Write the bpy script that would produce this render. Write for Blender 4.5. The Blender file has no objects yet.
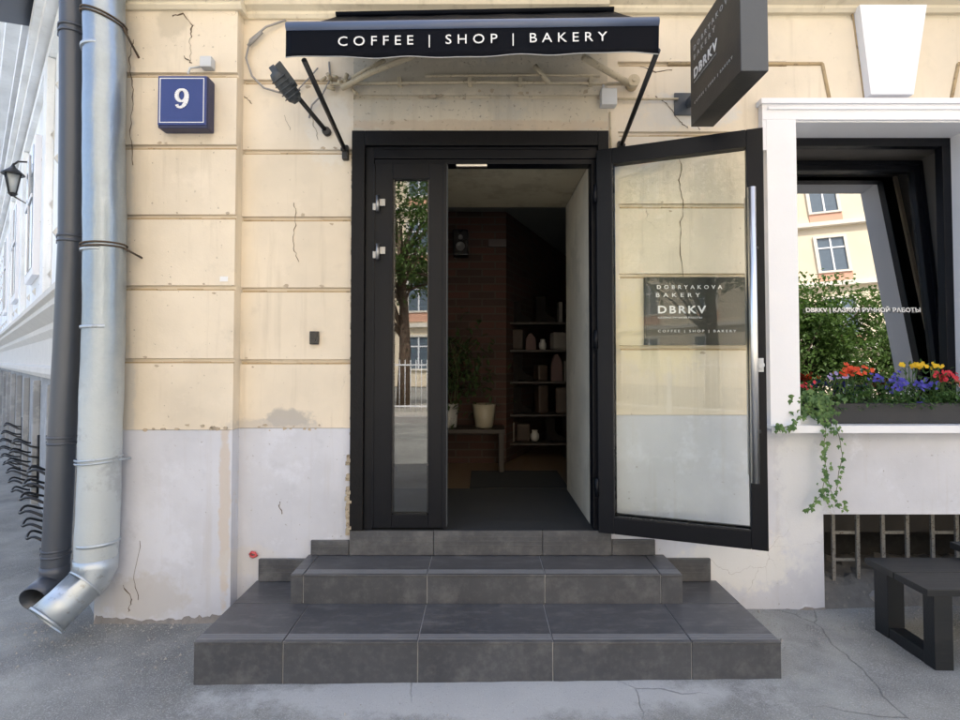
import bpy, bmesh, math, random
from mathutils import Vector, Matrix
random.seed(7)
sc = bpy.context.scene
col = sc.collection
R = math.radians

# ------------------------------------------------------------------ camera numbers (survey of the place)
F = 522.0; PITCH = R(1.5); CX = 482.0; HZ = 361.0
CY = HZ - F*math.tan(PITCH); CAMH = 1.42; CAMD = 3.0
def _ray(x, y):
    u = (x-CX)/F; v = (CY-y)/F
    return u, math.cos(PITCH)-v*math.sin(PITCH), math.sin(PITCH)+v*math.cos(PITCH)
def at(x, y, Y=0.0):
    """measured point of the photograph on the upright plane Y"""
    a, b, c = _ray(x, y); t = (Y+CAMD)/b
    return Vector((a*t, Y, CAMH+c*t))
def ax(x, y, Y=0.0): return at(x, y, Y).x
def az(x, y, Y=0.0): return at(x, y, Y).z

# ------------------------------------------------------------------ materials
def newmat(name):
    m = bpy.data.materials.new(name); m.use_nodes = True
    nt = m.node_tree; nt.nodes.clear()
    return m, nt
def N(nt, t, **kw):
    n = nt.nodes.new(t)
    for k, v in kw.items():
        if k.startswith('i_'):
            n.inputs[k[2:].replace('_', ' ')].default_value = v
        else: setattr(n, k, v)
    return n
def L(nt, a, b): nt.links.new(a, b)
def rgba(c): return (c[0], c[1], c[2], 1.0)
def mixc(nt, fac, a, b, mode='MIX'):
    n = nt.nodes.new('ShaderNodeMix'); n.data_type = 'RGBA'; n.blend_type = mode
    for i, v in ((0, fac), (6, a), (7, b)):
        if hasattr(v, 'is_output') or isinstance(v, bpy.types.NodeSocket): nt.links.new(v, n.inputs[i])
        else: n.inputs[i].default_value = v if i == 0 else rgba(v)
    return n.outputs[2]
def mth(nt, op, a, b=None, c=None, clamp=False):
    n = nt.nodes.new('ShaderNodeMath'); n.operation = op; n.use_clamp = clamp
    for i, v in enumerate((a, b, c)):
        if v is None: continue
        if isinstance(v, bpy.types.NodeSocket): nt.links.new(v, n.inputs[i])
        else: n.inputs[i].default_value = v
    return n.outputs[0]
def ramp(nt, src, p0, p1, c0=(0,0,0), c1=(1,1,1)):
    n = nt.nodes.new('ShaderNodeValToRGB'); nt.links.new(src, n.inputs[0])
    e = n.color_ramp.elements; e[0].position = p0; e[1].position = p1; e[0].color = rgba(c0); e[1].color = rgba(c1)
    return n.outputs[0]
def coords(nt, scale=(1,1,1), kind='Object'):
    tc = nt.nodes.new('ShaderNodeTexCoord'); mp = nt.nodes.new('ShaderNodeMapping')
    mp.inputs['Scale'].default_value = scale; nt.links.new(tc.outputs[kind], mp.inputs[0])
    return mp.outputs[0]
def noise(nt, vec, scale, detail=4, rough=.55):
    n = nt.nodes.new('ShaderNodeTexNoise'); n.inputs['Scale'].default_value = scale
    n.inputs['Detail'].default_value = detail; n.inputs['Roughness'].default_value = rough
    nt.links.new(vec, n.inputs['Vector']); return n.outputs['Fac']
def finish(nt, colsock, rough, metal=0, bumpsock=None, bump=.2, dist=.01, spec=.5, **kw):
    b = nt.nodes.new('ShaderNodeBsdfPrincipled'); o = nt.nodes.new('ShaderNodeOutputMaterial')
    if isinstance(colsock, bpy.types.NodeSocket): nt.links.new(colsock, b.inputs['Base Color'])
    else: b.inputs['Base Color'].default_value = rgba(colsock)
    if isinstance(rough, bpy.types.NodeSocket): nt.links.new(rough, b.inputs['Roughness'])
    else: b.inputs['Roughness'].default_value = rough
    b.inputs['Metallic'].default_value = metal; b.inputs['Specular IOR Level'].default_value = spec
    for k, v in kw.items(): b.inputs[k.replace('_', ' ')].default_value = v
    if bumpsock is not None:
        bp = nt.nodes.new('ShaderNodeBump'); bp.inputs['Strength'].default_value = bump; bp.inputs['Distance'].default_value = dist
        nt.links.new(bumpsock, bp.inputs['Height']); nt.links.new(bp.outputs[0], b.inputs['Normal'])
    nt.links.new(b.outputs[0], o.inputs[0]); return b
def simple(name, c, rough=.5, metal=0, var=.15, scale=6, bump=.15, bscale=80, dirt=None, spec=.5, stretch=(1,1,1), **kw):
    m, nt = newmat(name)
    v = coords(nt, stretch)
    n1 = noise(nt, v, scale); n2 = noise(nt, v, bscale, 6)
    k = mixc(nt, n1, tuple(x*(1-var) for x in c), tuple(min(1, x*(1+var)) for x in c))
    if dirt:
        n3 = noise(nt, v, scale*2.3, 8, .7)
        k = mixc(nt, ramp(nt, n3, dirt[1], dirt[1]+.12), k, dirt[0])
    r = mth(nt, 'MULTIPLY_ADD', n1, .25, rough-.12, clamp=True)
    finish(nt, k, r, metal, n2, bump, .004, spec, **kw)
    return m
def plaster(name, base, patch, patch_amt=.60, stain=(.30,.24,.16), blots=(), bump=.35, crack=True, speck=.70):
    """painted render: broad mottling, rain streaks, repairs, fine cracks and pits"""
    m, nt = newmat(name)
    v = coords(nt)
    n1 = noise(nt, v, 1.3, 6); n2 = noise(nt, v, 9, 8, .65); n3 = noise(nt, v, 120, 5, .6)
    k = mixc(nt, ramp(nt, n1, .36, .64), tuple(x*.87 for x in base), tuple(min(1, x*1.06) for x in base))
    k = mixc(nt, ramp(nt, noise(nt, v, 3.1, 8, .7), patch_amt, patch_amt+.10), k, patch)
    vs = coords(nt, (9, 9, .6))
    st = ramp(nt, noise(nt, vs, 1.5, 6, .6), .56, .80)
    k = mixc(nt, mth(nt, 'MULTIPLY', st, .36), k, stain)
    k = mixc(nt, mth(nt, 'MULTIPLY', ramp(nt, n2, .58, .76), .42), k, tuple(x*.74 for x in base))
    sp = ramp(nt, noise(nt, v, 46, 3, .5), speck, speck+.05)
    k = mixc(nt, mth(nt, 'MULTIPLY', sp, .45), k, tuple(x*.45 for x in stain))
    tc = nt.nodes.new('ShaderNodeTexCoord')
    for (p, r, c, amt) in blots:
        d = nt.nodes.new('ShaderNodeVectorMath'); d.operation = 'DISTANCE'
        sq = nt.nodes.new('ShaderNodeVectorMath'); sq.operation = 'MULTIPLY'; sq.inputs[1].default_value = (1/r[0], 0, 1/r[1])
        nt.links.new(tc.outputs['Object'], sq.inputs[0]); nt.links.new(sq.outputs[0], d.inputs[0])
        d.inputs[1].default_value = (p[0]/r[0], 0, p[1]/r[1])
        dd = mth(nt, 'ADD', d.outputs['Value'], mth(nt, 'MULTIPLY_ADD', noise(nt, v, 14, 6, .65), 1.5, -.75))
        f = ramp(nt, dd, .7, 1.05, (1,1,1), (0,0,0))
        k = mixc(nt, mth(nt, 'MULTIPLY', f, amt), k, c)
    h = mth(nt, 'MULTIPLY_ADD', n2, .9, mth(nt, 'MULTIPLY', n3, .25))
    h = mth(nt, 'ADD', h, mth(nt, 'MULTIPLY', noise(nt, v, 2.2, 3), 2.0))
    h = mth(nt, 'SUBTRACT', h, mth(nt, 'MULTIPLY', sp, .6))
    if crack:
        wv = nt.nodes.new('ShaderNodeVectorMath'); wv.operation = 'ADD'
        nz = nt.nodes.new('ShaderNodeTexNoise'); nz.inputs['Scale'].default_value = 5; nz.inputs['Detail'].default_value = 6
        nt.links.new(v, nz.inputs['Vector'])
        sc_ = nt.nodes.new('ShaderNodeVectorMath'); sc_.operation = 'SCALE'; sc_.inputs['Scale'].default_value = .35
        nt.links.new(nz.outputs['Color'], sc_.inputs[0]); nt.links.new(v, wv.inputs[0]); nt.links.new(sc_.outputs[0], wv.inputs[1])
        vo = nt.nodes.new('ShaderNodeTexVoronoi'); vo.feature = 'DISTANCE_TO_EDGE'; vo.inputs['Scale'].default_value = 1.7
        nt.links.new(wv.outputs[0], vo.inputs['Vector'])
        cr = ramp(nt, vo.outputs['Distance'], .0, .003, (1,1,1), (0,0,0))
        cr = mth(nt, 'MULTIPLY', cr, ramp(nt, noise(nt, v, 1.1, 2), .60, .68))
        k = mixc(nt, mth(nt, 'MULTIPLY', cr, .6), k, tuple(x*.5 for x in stain))
        h = mth(nt, 'SUBTRACT', h, cr)
    finish(nt, k, .88, 0, h, bump, .006, .25)
    return m
def glass(name, r0=.07, tint=(.92,.95,.94), rough=.0):
    m, nt = newmat(name)
    g = nt.nodes.new('ShaderNodeNewGeometry')
    dp = nt.nodes.new('ShaderNodeVectorMath'); dp.operation = 'DOT_PRODUCT'
    nt.links.new(g.outputs['Incoming'], dp.inputs[0]); nt.links.new(g.outputs['Normal'], dp.inputs[1])
    c = mth(nt, 'SUBTRACT', 1.0, mth(nt, 'ABSOLUTE', dp.outputs['Value']), clamp=True)
    fac = mth(nt, 'MULTIPLY_ADD', mth(nt, 'POWER', c, 5.0), 1-r0, r0, clamp=True)
    t = nt.nodes.new('ShaderNodeBsdfTransparent'); t.inputs[0].default_value = rgba(tint)
    gl = nt.nodes.new('ShaderNodeBsdfGlossy'); gl.inputs['Roughness'].default_value = rough
    mx = nt.nodes.new('ShaderNodeMixShader'); o = nt.nodes.new('ShaderNodeOutputMaterial')
    nt.links.new(fac, mx.inputs[0]); nt.links.new(t.outputs[0], mx.inputs[1]); nt.links.new(gl.outputs[0], mx.inputs[2])
    nt.links.new(mx.outputs[0], o.inputs[0]); return m
def leafmat(name, c1, c2, rough=.55, trans=.3):
    m, nt = newmat(name)
    v = coords(nt); oi = nt.nodes.new('ShaderNodeTexNoise'); oi.inputs['Scale'].default_value = 23; nt.links.new(v, oi.inputs['Vector'])
    k = mixc(nt, ramp(nt, oi.outputs['Fac'], .35, .65), c1, c2)
    b = nt.nodes.new('ShaderNodeBsdfPrincipled'); b.inputs['Roughness'].default_value = rough; nt.links.new(k, b.inputs['Base Color'])
    t = nt.nodes.new('ShaderNodeBsdfTranslucent'); nt.links.new(k, t.inputs[0])
    mx = nt.nodes.new('ShaderNodeMixShader'); mx.inputs[0].default_value = trans
    o = nt.nodes.new('ShaderNodeOutputMaterial')
    nt.links.new(b.outputs[0], mx.inputs[1]); nt.links.new(t.outputs[0], mx.inputs[2]); nt.links.new(mx.outputs[0], o.inputs[0])
    return m
def brickmat(name):
    m, nt = newmat(name)
    tc = nt.nodes.new('ShaderNodeTexCoord'); sx = nt.nodes.new('ShaderNodeSeparateXYZ'); nt.links.new(tc.outputs['Object'], sx.inputs[0])
    cb = nt.nodes.new('ShaderNodeCombineXYZ'); nt.links.new(mth(nt, 'ADD', sx.outputs[0], sx.outputs[1]), cb.inputs[0]); nt.links.new(sx.outputs[2], cb.inputs[1])
    br = nt.nodes.new('ShaderNodeTexBrick'); nt.links.new(cb.outputs[0], br.inputs['Vector'])
    br.inputs['Scale'].default_value = 1.0; br.inputs['Brick Width'].default_value = .25; br.inputs['Row Height'].default_value = .072
    br.inputs['Mortar Size'].default_value = .007; br.inputs['Color1'].default_value = (.085,.031,.022,1); br.inputs['Color2'].default_value = (.040,.020,.015,1)
    br.inputs['Mortar'].default_value = (.07,.06,.05,1)
    n = noise(nt, coords(nt), 30, 6)
    k = mixc(nt, n, br.outputs['Color'], (.05,.03,.02), 'MIX')
    k = mixc(nt, mth(nt, 'MULTIPLY', n, .5), br.outputs['Color'], (.05,.03,.02))
    h = mth(nt, 'SUBTRACT', mth(nt, 'MULTIPLY', n, .4), br.outputs['Fac'])
    finish(nt, k, .85, 0, h, .7, .01); return m

def wz(x, y, Y=0): p = at(x, y, Y); return (p.x, p.z)
CREAM = (.76,.67,.535)
LILAC = (.60,.61,.655)
plaster_blots = [
    (wz(288,418), (.16,.06), (.40,.38,.35), .75),
    (wz(275,425), (.28,.05), (.48,.45,.42), .5),
    (wz(330,130), (.16,.24), (.78,.74,.66), .6),
    (wz(690,110), (.34,.12), (.66,.64,.60), .8),
    (wz(650,140), (.20,.20), (.66,.62,.55), .6),
    (wz(180,28), (.10,.13), (.52,.46,.36), .7),
    (wz(660,330), (.30,.30), (.76,.66,.42), .5),
    (wz(135,180), (.05,.9), (.56,.52,.45), .7),
    (wz(135,395), (.06,.3), (.55,.52,.47), .6)]
M = {}
M['cream'] = plaster('cream_render', CREAM, (.77,.68,.55), .58, blots=plaster_blots)
M['lintel'] = plaster('worn_lintel_render', (.66,.59,.47), (.56,.52,.44), .50, blots=[(wz(480,78), (1.1,.10), (.50,.45,.36), .7), (wz(480,125), (1.2,.035), (.55,.42,.30), .5)], speck=.62)
M['lilac'] = plaster('lilac_grey_render', LILAC, (.64,.655,.71), .54, stain=(.44,.38,.31), bump=.30,
    blots=[(wz(232,500), (.035,.7), (.58,.50,.42), .75), (wz(150,590), (.30,.14), (.50,.48,.46), .6), (wz(250,560), (.2,.10), (.60,.58,.55), .5),
           (wz(105,560), (.10,.5), (.58,.55,.50), .5), (wz(740,560), (.35,.20), (.74,.73,.70), .8), (wz(800,480), (.15,.6), (.70,.71,.72), .6)])
M['pale_groove'] = simple('groove_ledge_tan', (.44,.33,.19), .9, dirt=((.20,.15,.09), .55), scale=12, bump=.5)
M['cornice'] = plaster('cornice_cream', (.75,.68,.54), (.66,.60,.49), .6, crack=False)
M['white'] = simple('white_trim_paint', (.82,.83,.87), .55, scale=5, var=.04, bump=.12, dirt=((.60,.60,.60), .66))
M['whitemetal'] = simple('white_sheet_metal', (.78,.79,.82), .35, var=.03)
M['black'] = simple('black_anodised_frame', (.003,.0038,.0065), .42, scale=9, var=.3, bump=.08, dirt=((.014,.012,.010), .70), stretch=(1,1,.4), spec=.22)
M['frame_edge'] = simple('weathered_frame_edge', (.006,.006,.007), .5, scale=14, var=.4, dirt=((.05,.04,.03), .68), bump=.4, spec=.2)
M['foam'] = simple('old_mounting_foam', (.42,.36,.27), .95, var=.35, scale=20, bump=1, bscale=60, dirt=((.16,.12,.08), .5))
M['alu'] = simple('brushed_steel', (.82,.80,.76), .30, 1, var=.06, scale=3, bump=.03, stretch=(1,1,.1))
M['chrome'] = simple('hinge_steel', (.34,.34,.34), .4, 1, var=.1)
def tilemat():
    m, nt = newmat('dark_grey_porcelain')
    v = coords(nt); n1 = noise(nt, v, 3, 6, .6); n2 = noise(nt, v, 26, 6, .65); n3 = noise(nt, v, 240, 3)
    k = mixc(nt, ramp(nt, n1, .3, .72), (.052,.053,.058), (.078,.080,.086))
    k = mixc(nt, mth(nt, 'MULTIPLY', ramp(nt, n2, .48, .78), .35), k, (.17,.17,.17))
    sw = noise(nt, coords(nt, (1.2,3.5,1.2)), 5, 5, .7)
    k = mixc(nt, mth(nt, 'MULTIPLY', ramp(nt, sw, .50, .70), .45), k, (.20,.195,.19))
    r = mth(nt, 'MULTIPLY_ADD', n2, .3, .22, clamp=True)
    finish(nt, k, r, 0, mth(nt, 'ADD', n3, mth(nt, 'MULTIPLY', n2, 1.5)), .08, .002, .6)
    return m
M['tile'] = tilemat()
M['grout'] = simple('pale_grout', (.42,.42,.42), .9, var=.3, scale=20)
M['ridge'] = simple('nosing_grip_glint', (.20,.205,.215), .45, var=.15, scale=12)  # ridge colour lightened to imitate sky reflected along the nosing
def groundmat():
    m, nt = newmat('dusty_asphalt')
    v = coords(nt)
    n1 = noise(nt, v, .9, 8, .62); n2 = noise(nt, v, 5, 8, .65); n3 = noise(nt, v, 190, 3, .5); n4 = noise(nt, v, 2.2, 10, .75)
    k = mixc(nt, ramp(nt, n1, .36, .60), (.180,.181,.168), (.310,.313,.290))
    k = mixc(nt, mth(nt, 'MULTIPLY', ramp(nt, n2, .40, .70), .55), k, (.145,.145,.147))
    # pale cement wash left along the front of the steps
    tc = nt.nodes.new('ShaderNodeTexCoord'); sx = nt.nodes.new('ShaderNodeSeparateXYZ'); nt.links.new(tc.outputs['Object'], sx.inputs[0])
    band = mth(nt, 'SUBTRACT', 1.0, mth(nt, 'DIVIDE', mth(nt, 'ABSOLUTE', mth(nt, 'ADD', sx.outputs[1], .74)), .30), clamp=True)
    band = mth(nt, 'MULTIPLY', band, mth(nt, 'SUBTRACT', 1.0, mth(nt, 'DIVIDE', mth(nt, 'ABSOLUTE', mth(nt, 'ADD', sx.outputs[0], .0)), 1.75), clamp=True))
    wash = ramp(nt, mth(nt, 'ADD', mth(nt, 'MULTIPLY', n4, .9), mth(nt, 'MULTIPLY', band, .75)), .66, .80)
    k = mixc(nt, mth(nt, 'MULTIPLY', wash, .65), k, (.50,.50,.49))
    loose = mth(nt, 'MULTIPLY', ramp(nt, n4, .60, .68), .5)
    k = mixc(nt, loose, k, (.44,.44,.42))
    # old tar stains
    k = mixc(nt, mth(nt, 'MULTIPLY', ramp(nt, noise(nt, v, 1.7, 5, .6), .62, .70), .45), k, (.10,.10,.102))
    ag = nt.nodes.new('ShaderNodeTexVoronoi'); ag.inputs['Scale'].default_value = 95; nt.links.new(v, ag.inputs['Vector'])
    k = mixc(nt, mth(nt, 'MULTIPLY', ramp(nt, ag.outputs['Distance'], .05, .45, (1,1,1), (0,0,0)), .6), k, ramp(nt, n3, .42, .58, (.28,.28,.28), (.72,.72,.72)), 'OVERLAY')
    k = mixc(nt, mth(nt, 'MULTIPLY', ramp(nt, n3, .52, .66), .55), k, (.42,.42,.41))
    nz = nt.nodes.new('ShaderNodeTexNoise'); nz.inputs['Scale'].default_value = 3; nz.inputs['Detail'].default_value = 8; nt.links.new(v, nz.inputs['Vector'])
    sc_ = nt.nodes.new('ShaderNodeVectorMath'); sc_.operation = 'SCALE'; sc_.inputs['Scale'].default_value = .16; nt.links.new(nz.outputs['Color'], sc_.inputs[0])
    wv = nt.nodes.new('ShaderNodeVectorMath'); wv.operation = 'ADD'; nt.links.new(v, wv.inputs[0]); nt.links.new(sc_.outputs[0], wv.inputs[1])
    vo = nt.nodes.new('ShaderNodeTexVoronoi'); vo.feature = 'DISTANCE_TO_EDGE'; vo.inputs['Scale'].default_value = .9; nt.links.new(wv.outputs[0], vo.inputs['Vector'])
    cr = mth(nt, 'MULTIPLY', ramp(nt, vo.outputs['Distance'], .0, .004, (1,1,1), (0,0,0)), ramp(nt, noise(nt, v, .8, 3), .52, .60))
    k = mixc(nt, mth(nt, 'MULTIPLY', cr, .55), k, (.07,.07,.07))
    h = mth(nt, 'ADD', mth(nt, 'MULTIPLY', n3, .5), mth(nt, 'MULTIPLY', n2, 1.5))
    h = mth(nt, 'SUBTRACT', h, mth(nt, 'MULTIPLY', cr, 1.5))
    finish(nt, k, .92, 0, h, .55, .006, .2)
    return m
M['ground'] = groundmat()
M['awning'] = simple('navy_awning_cloth', (.003,.004,.0075), .6, var=.25, scale=4, bump=.12, bscale=400, spec=.08)
M['awning_sheen'] = simple('navy_awning_roll_sheen', (.075,.10,.17), .36, var=.15, scale=4, bump=.05, spec=.7)  # same cloth in a lighter blue: the roll's sky highlight is painted in
M['letter'] = simple('white_lettering', (.80,.80,.80), .5, var=.02, bump=0)
M['dimletter'] = simple('faint_grey_lettering', (.38,.38,.38), .5, var=.02, bump=0)
M['blackiron'] = simple('black_painted_iron', (.012,.012,.013), .42, var=.3, scale=20)
M['conduit'] = simple('painted_over_conduit', (.55,.47,.33), .75, var=.2, scale=18, bump=.5, dirt=((.24,.19,.13), .56))
M['cable'] = simple('grey_cable', (.30,.29,.28), .6, var=.2)
M['signface'] = simple('charcoal_sign_panel', (.026,.026,.027), .5, var=.1)
M['signedge'] = simple('slate_sign_edge', (.065,.075,.09), .45, var=.06)
M['blue'] = simple('enamel_blue', (.028,.048,.19), .36, var=.10, scale=10, dirt=((.05,.06,.13), .68))
M['bluedark'] = simple('scuffed_blue_box', (.025,.030,.085), .45, var=.3, scale=14, dirt=((.30,.30,.33), .70))
M['plasticgrey'] = simple('pale_grey_plastic', (.56,.58,.60), .45, var=.05)
M['devgrey'] = simple('dark_grey_plastic', (.055,.065,.075), .5, var=.15)
M['galv'] = None
def galv():
    m, nt = newmat('galvanised_zinc')
    v = coords(nt)
    vo = nt.nodes.new('ShaderNodeTexVoronoi'); vo.inputs['Scale'].default_value = 40; nt.links.new(v, vo.inputs['Vector'])
    n1 = noise(nt, v, 5, 6, .6); n2 = noise(nt, v, 2.5, 8, .7)
    k = mixc(nt, n1, (.24,.29,.35), (.40,.46,.52))
    k = mixc(nt, mth(nt, 'MULTIPLY', vo.outputs['Distance'], .3), k, (.26,.31,.36))
    # whitish paint and dull oxide on the lower length
    sx = nt.nodes.new('ShaderNodeSeparateXYZ'); nt.links.new(v, sx.inputs[0])
    low = ramp(nt, mth(nt, 'MULTIPLY', mth(nt, 'ADD', sx.outputs[2], mth(nt, 'MULTIPLY_ADD', n2, 1.2, -.6)), .25), .30, .42, (1,1,1), (0,0,0))
    k = mixc(nt, mth(nt, 'MULTIPLY', low, .75), k, (.56,.60,.60))
    spots = mth(nt, 'MULTIPLY', ramp(nt, noise(nt, v, 4.5, 8, .72), .54, .62), low)
    k = mixc(nt, mth(nt, 'MULTIPLY', spots, .6), k, (.34,.36,.38))
    rst = mth(nt, 'MULTIPLY', ramp(nt, noise(nt, coords(nt, (1,1,.25)), 22, 6, .7), .70, .74), .7)
    k = mixc(nt, rst, k, (.16,.11,.08))
    b = finish(nt, k, mth(nt, 'MULTIPLY_ADD', low, .22, .33, clamp=True), .8, mth(nt, 'ADD', n2, n1), .25, .02)
    nt.links.new(mth(nt, 'MULTIPLY_ADD', low, -.5, .70, clamp=True), b.inputs['Metallic'])
    return m
M['galv'] = galv()
M['zinc'] = simple('bright_zinc_shoe', (.50,.55,.59), .42, .7, var=.2, scale=9, bump=.35, bscale=16, dirt=((.30,.30,.29), .56))
M['darkpipe'] = simple('dark_slate_pipe', (.085,.095,.115), .38, .35, var=.18, scale=5, bump=.1, bscale=30, dirt=((.13,.13,.14), .64), stretch=(1,1,.4))
M['rust'] = simple('rusty_steel', (.10,.075,.055), .8, .3, var=.4, scale=30)
M['inside'] = simple('black_inside', (.01,.01,.01), .8)
M['bench'] = simple('black_stained_timber', (.009,.011,.013), .45, var=.3, scale=4, bump=.3, bscale=30, stretch=(.15,3,3), dirt=((.05,.05,.05), .68))
M['gratebar'] = simple('flaking_grate_bars', (.22,.215,.20), .7, .2, var=.35, scale=40, dirt=((.08,.06,.045), .52))
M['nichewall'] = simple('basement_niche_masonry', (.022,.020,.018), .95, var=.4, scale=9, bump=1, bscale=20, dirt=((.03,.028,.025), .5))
M['rubble'] = simple('pale_rubble', (.33,.30,.26), .95, var=.3, scale=12, bump=1, bscale=30)
M['greyfilm'] = simple('grey_frosted_film', (.16,.16,.175), .35, var=.05, bump=.02)
M['planter'] = simple('dark_planter_plastic', (.030,.031,.034), .6, var=.2)
M['leaf'] = leafmat('bedding_leaf', (.045,.11,.03), (.10,.19,.05))
M['ivy'] = leafmat('ivy_leaf', (.05,.13,.035), (.16,.27,.08))
M['stem'] = simple('stem_green', (.10,.12,.05), .7)
def petal(n, c): return leafmat(n, tuple(x*.8 for x in c), c, .6, .35)
M['p_orange'] = petal('orange_red_petal', (.85,.10,.03)); M['p_red'] = petal('crimson_petal', (.70,.04,.07))
M['p_blue'] = petal('violet_blue_petal', (.10,.09,.55)); M['p_yellow'] = petal('yellow_petal', (.90,.60,.02))
M['p_lav'] = petal('lavender_petal', (.45,.38,.70)); M['p_white'] = petal('white_petal', (.80,.80,.82)); M['p_pink'] = petal('salmon_petal', (.80,.22,.16))
M['brick'] = brickmat('old_red_brick')
M['roomceil'] = simple('room_ceiling_paint', (.20,.20,.18), .9, var=.08)
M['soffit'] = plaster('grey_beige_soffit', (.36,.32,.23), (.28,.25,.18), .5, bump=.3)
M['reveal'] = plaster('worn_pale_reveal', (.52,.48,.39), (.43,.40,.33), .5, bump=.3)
M['dimwall'] = simple('brown_interior_paint', (.05,.045,.04), .9)
M['floorwood'] = simple('oak_floor', (.15,.105,.065), .5, var=.2, scale=2, stretch=(8,.6,1))
M['mat'] = simple('black_entrance_matting', (.022,.024,.025), .95, var=.3, scale=40, bump=1, bscale=300)
M['darkwood'] = simple('dark_shelf_timber', (.030,.022,.016), .6, var=.3)
M['pot'] = simple('cream_glazed_pot', (.30,.27,.20), .4, var=.06)
M['potw'] = simple('patterned_white_pot', (.35,.35,.33), .5, var=.05, scale=60, dirt=((.10,.10,.10), .52))
M['houseleaf'] = leafmat('house_plant_leaf', (.03,.06,.018), (.06,.10,.03))
M['pkgA'] = simple('pale_package', (.17,.155,.14), .7); M['pkgB'] = simple('brown_leather', (.04,.024,.015), .6); M['pkgC'] = simple('rose_cloth', (.12,.075,.07), .8)
M['blackgloss'] = simple('black_gloss_plastic', (.012,.012,.013), .25)
M['pane'] = glass('clear_pane', .15, (.6,.62,.6)); M['leafpane'] = glass('clear_door_pane', .022, (.95,.965,.95)); M['mirrorpane'] = glass('coated_window_pane', .44, (.15,.17,.17))
M['farwhite'] = plaster('pale_blue_white_render', (.86,.89,.91), (.80,.84,.86), .6, stain=(.52,.54,.54), crack=False)
M['fargrey'] = plaster('grey_stone_plinth', (.33,.35,.37), (.42,.44,.46), .5, stain=(.16,.16,.17), crack=False)
M['fartrim'] = simple('weathered_string_course', (.64,.63,.60), .8, var=.12, dirt=((.40,.39,.37), .6))
M['oppwall'] = simple('sunlit_cream_wall', (.76,.66,.50), .85, var=.10, scale=.8)
M['opppanel'] = simple('salmon_panel', (.66,.38,.27), .85, var=.08, scale=.8)
M['opptrim'] = simple('opposite_trim', (.74,.70,.62), .8, var=.05)
M['oppglass'] = simple('dark_window_glass', (.10,.14,.18), .08, var=.2, spec=.8)
M['roof'] = simple('zinc_roof', (.20,.22,.24), .5, .3)
M['treeleaf'] = leafmat('linden_leaf', (.050,.115,.022), (.12,.20,.045), .6, .4)
M['bark'] = simple('tree_bark', (.14,.10,.07), .95, var=.3, scale=12, bump=1, bscale=20, stretch=(3,3,.5))
M['kerb'] = simple('kerb_granite', (.33,.32,.31), .85, var=.15, scale=8)
M['pave'] = simple('pale_paving', (.40,.38,.34), .9, var=.12, scale=3)
M['grit'] = simple('grit_stone', (.34,.33,.31), .95, var=.3)
M['redplastic'] = simple('faded_red_plastic', (.62,.10,.10), .5)

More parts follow.
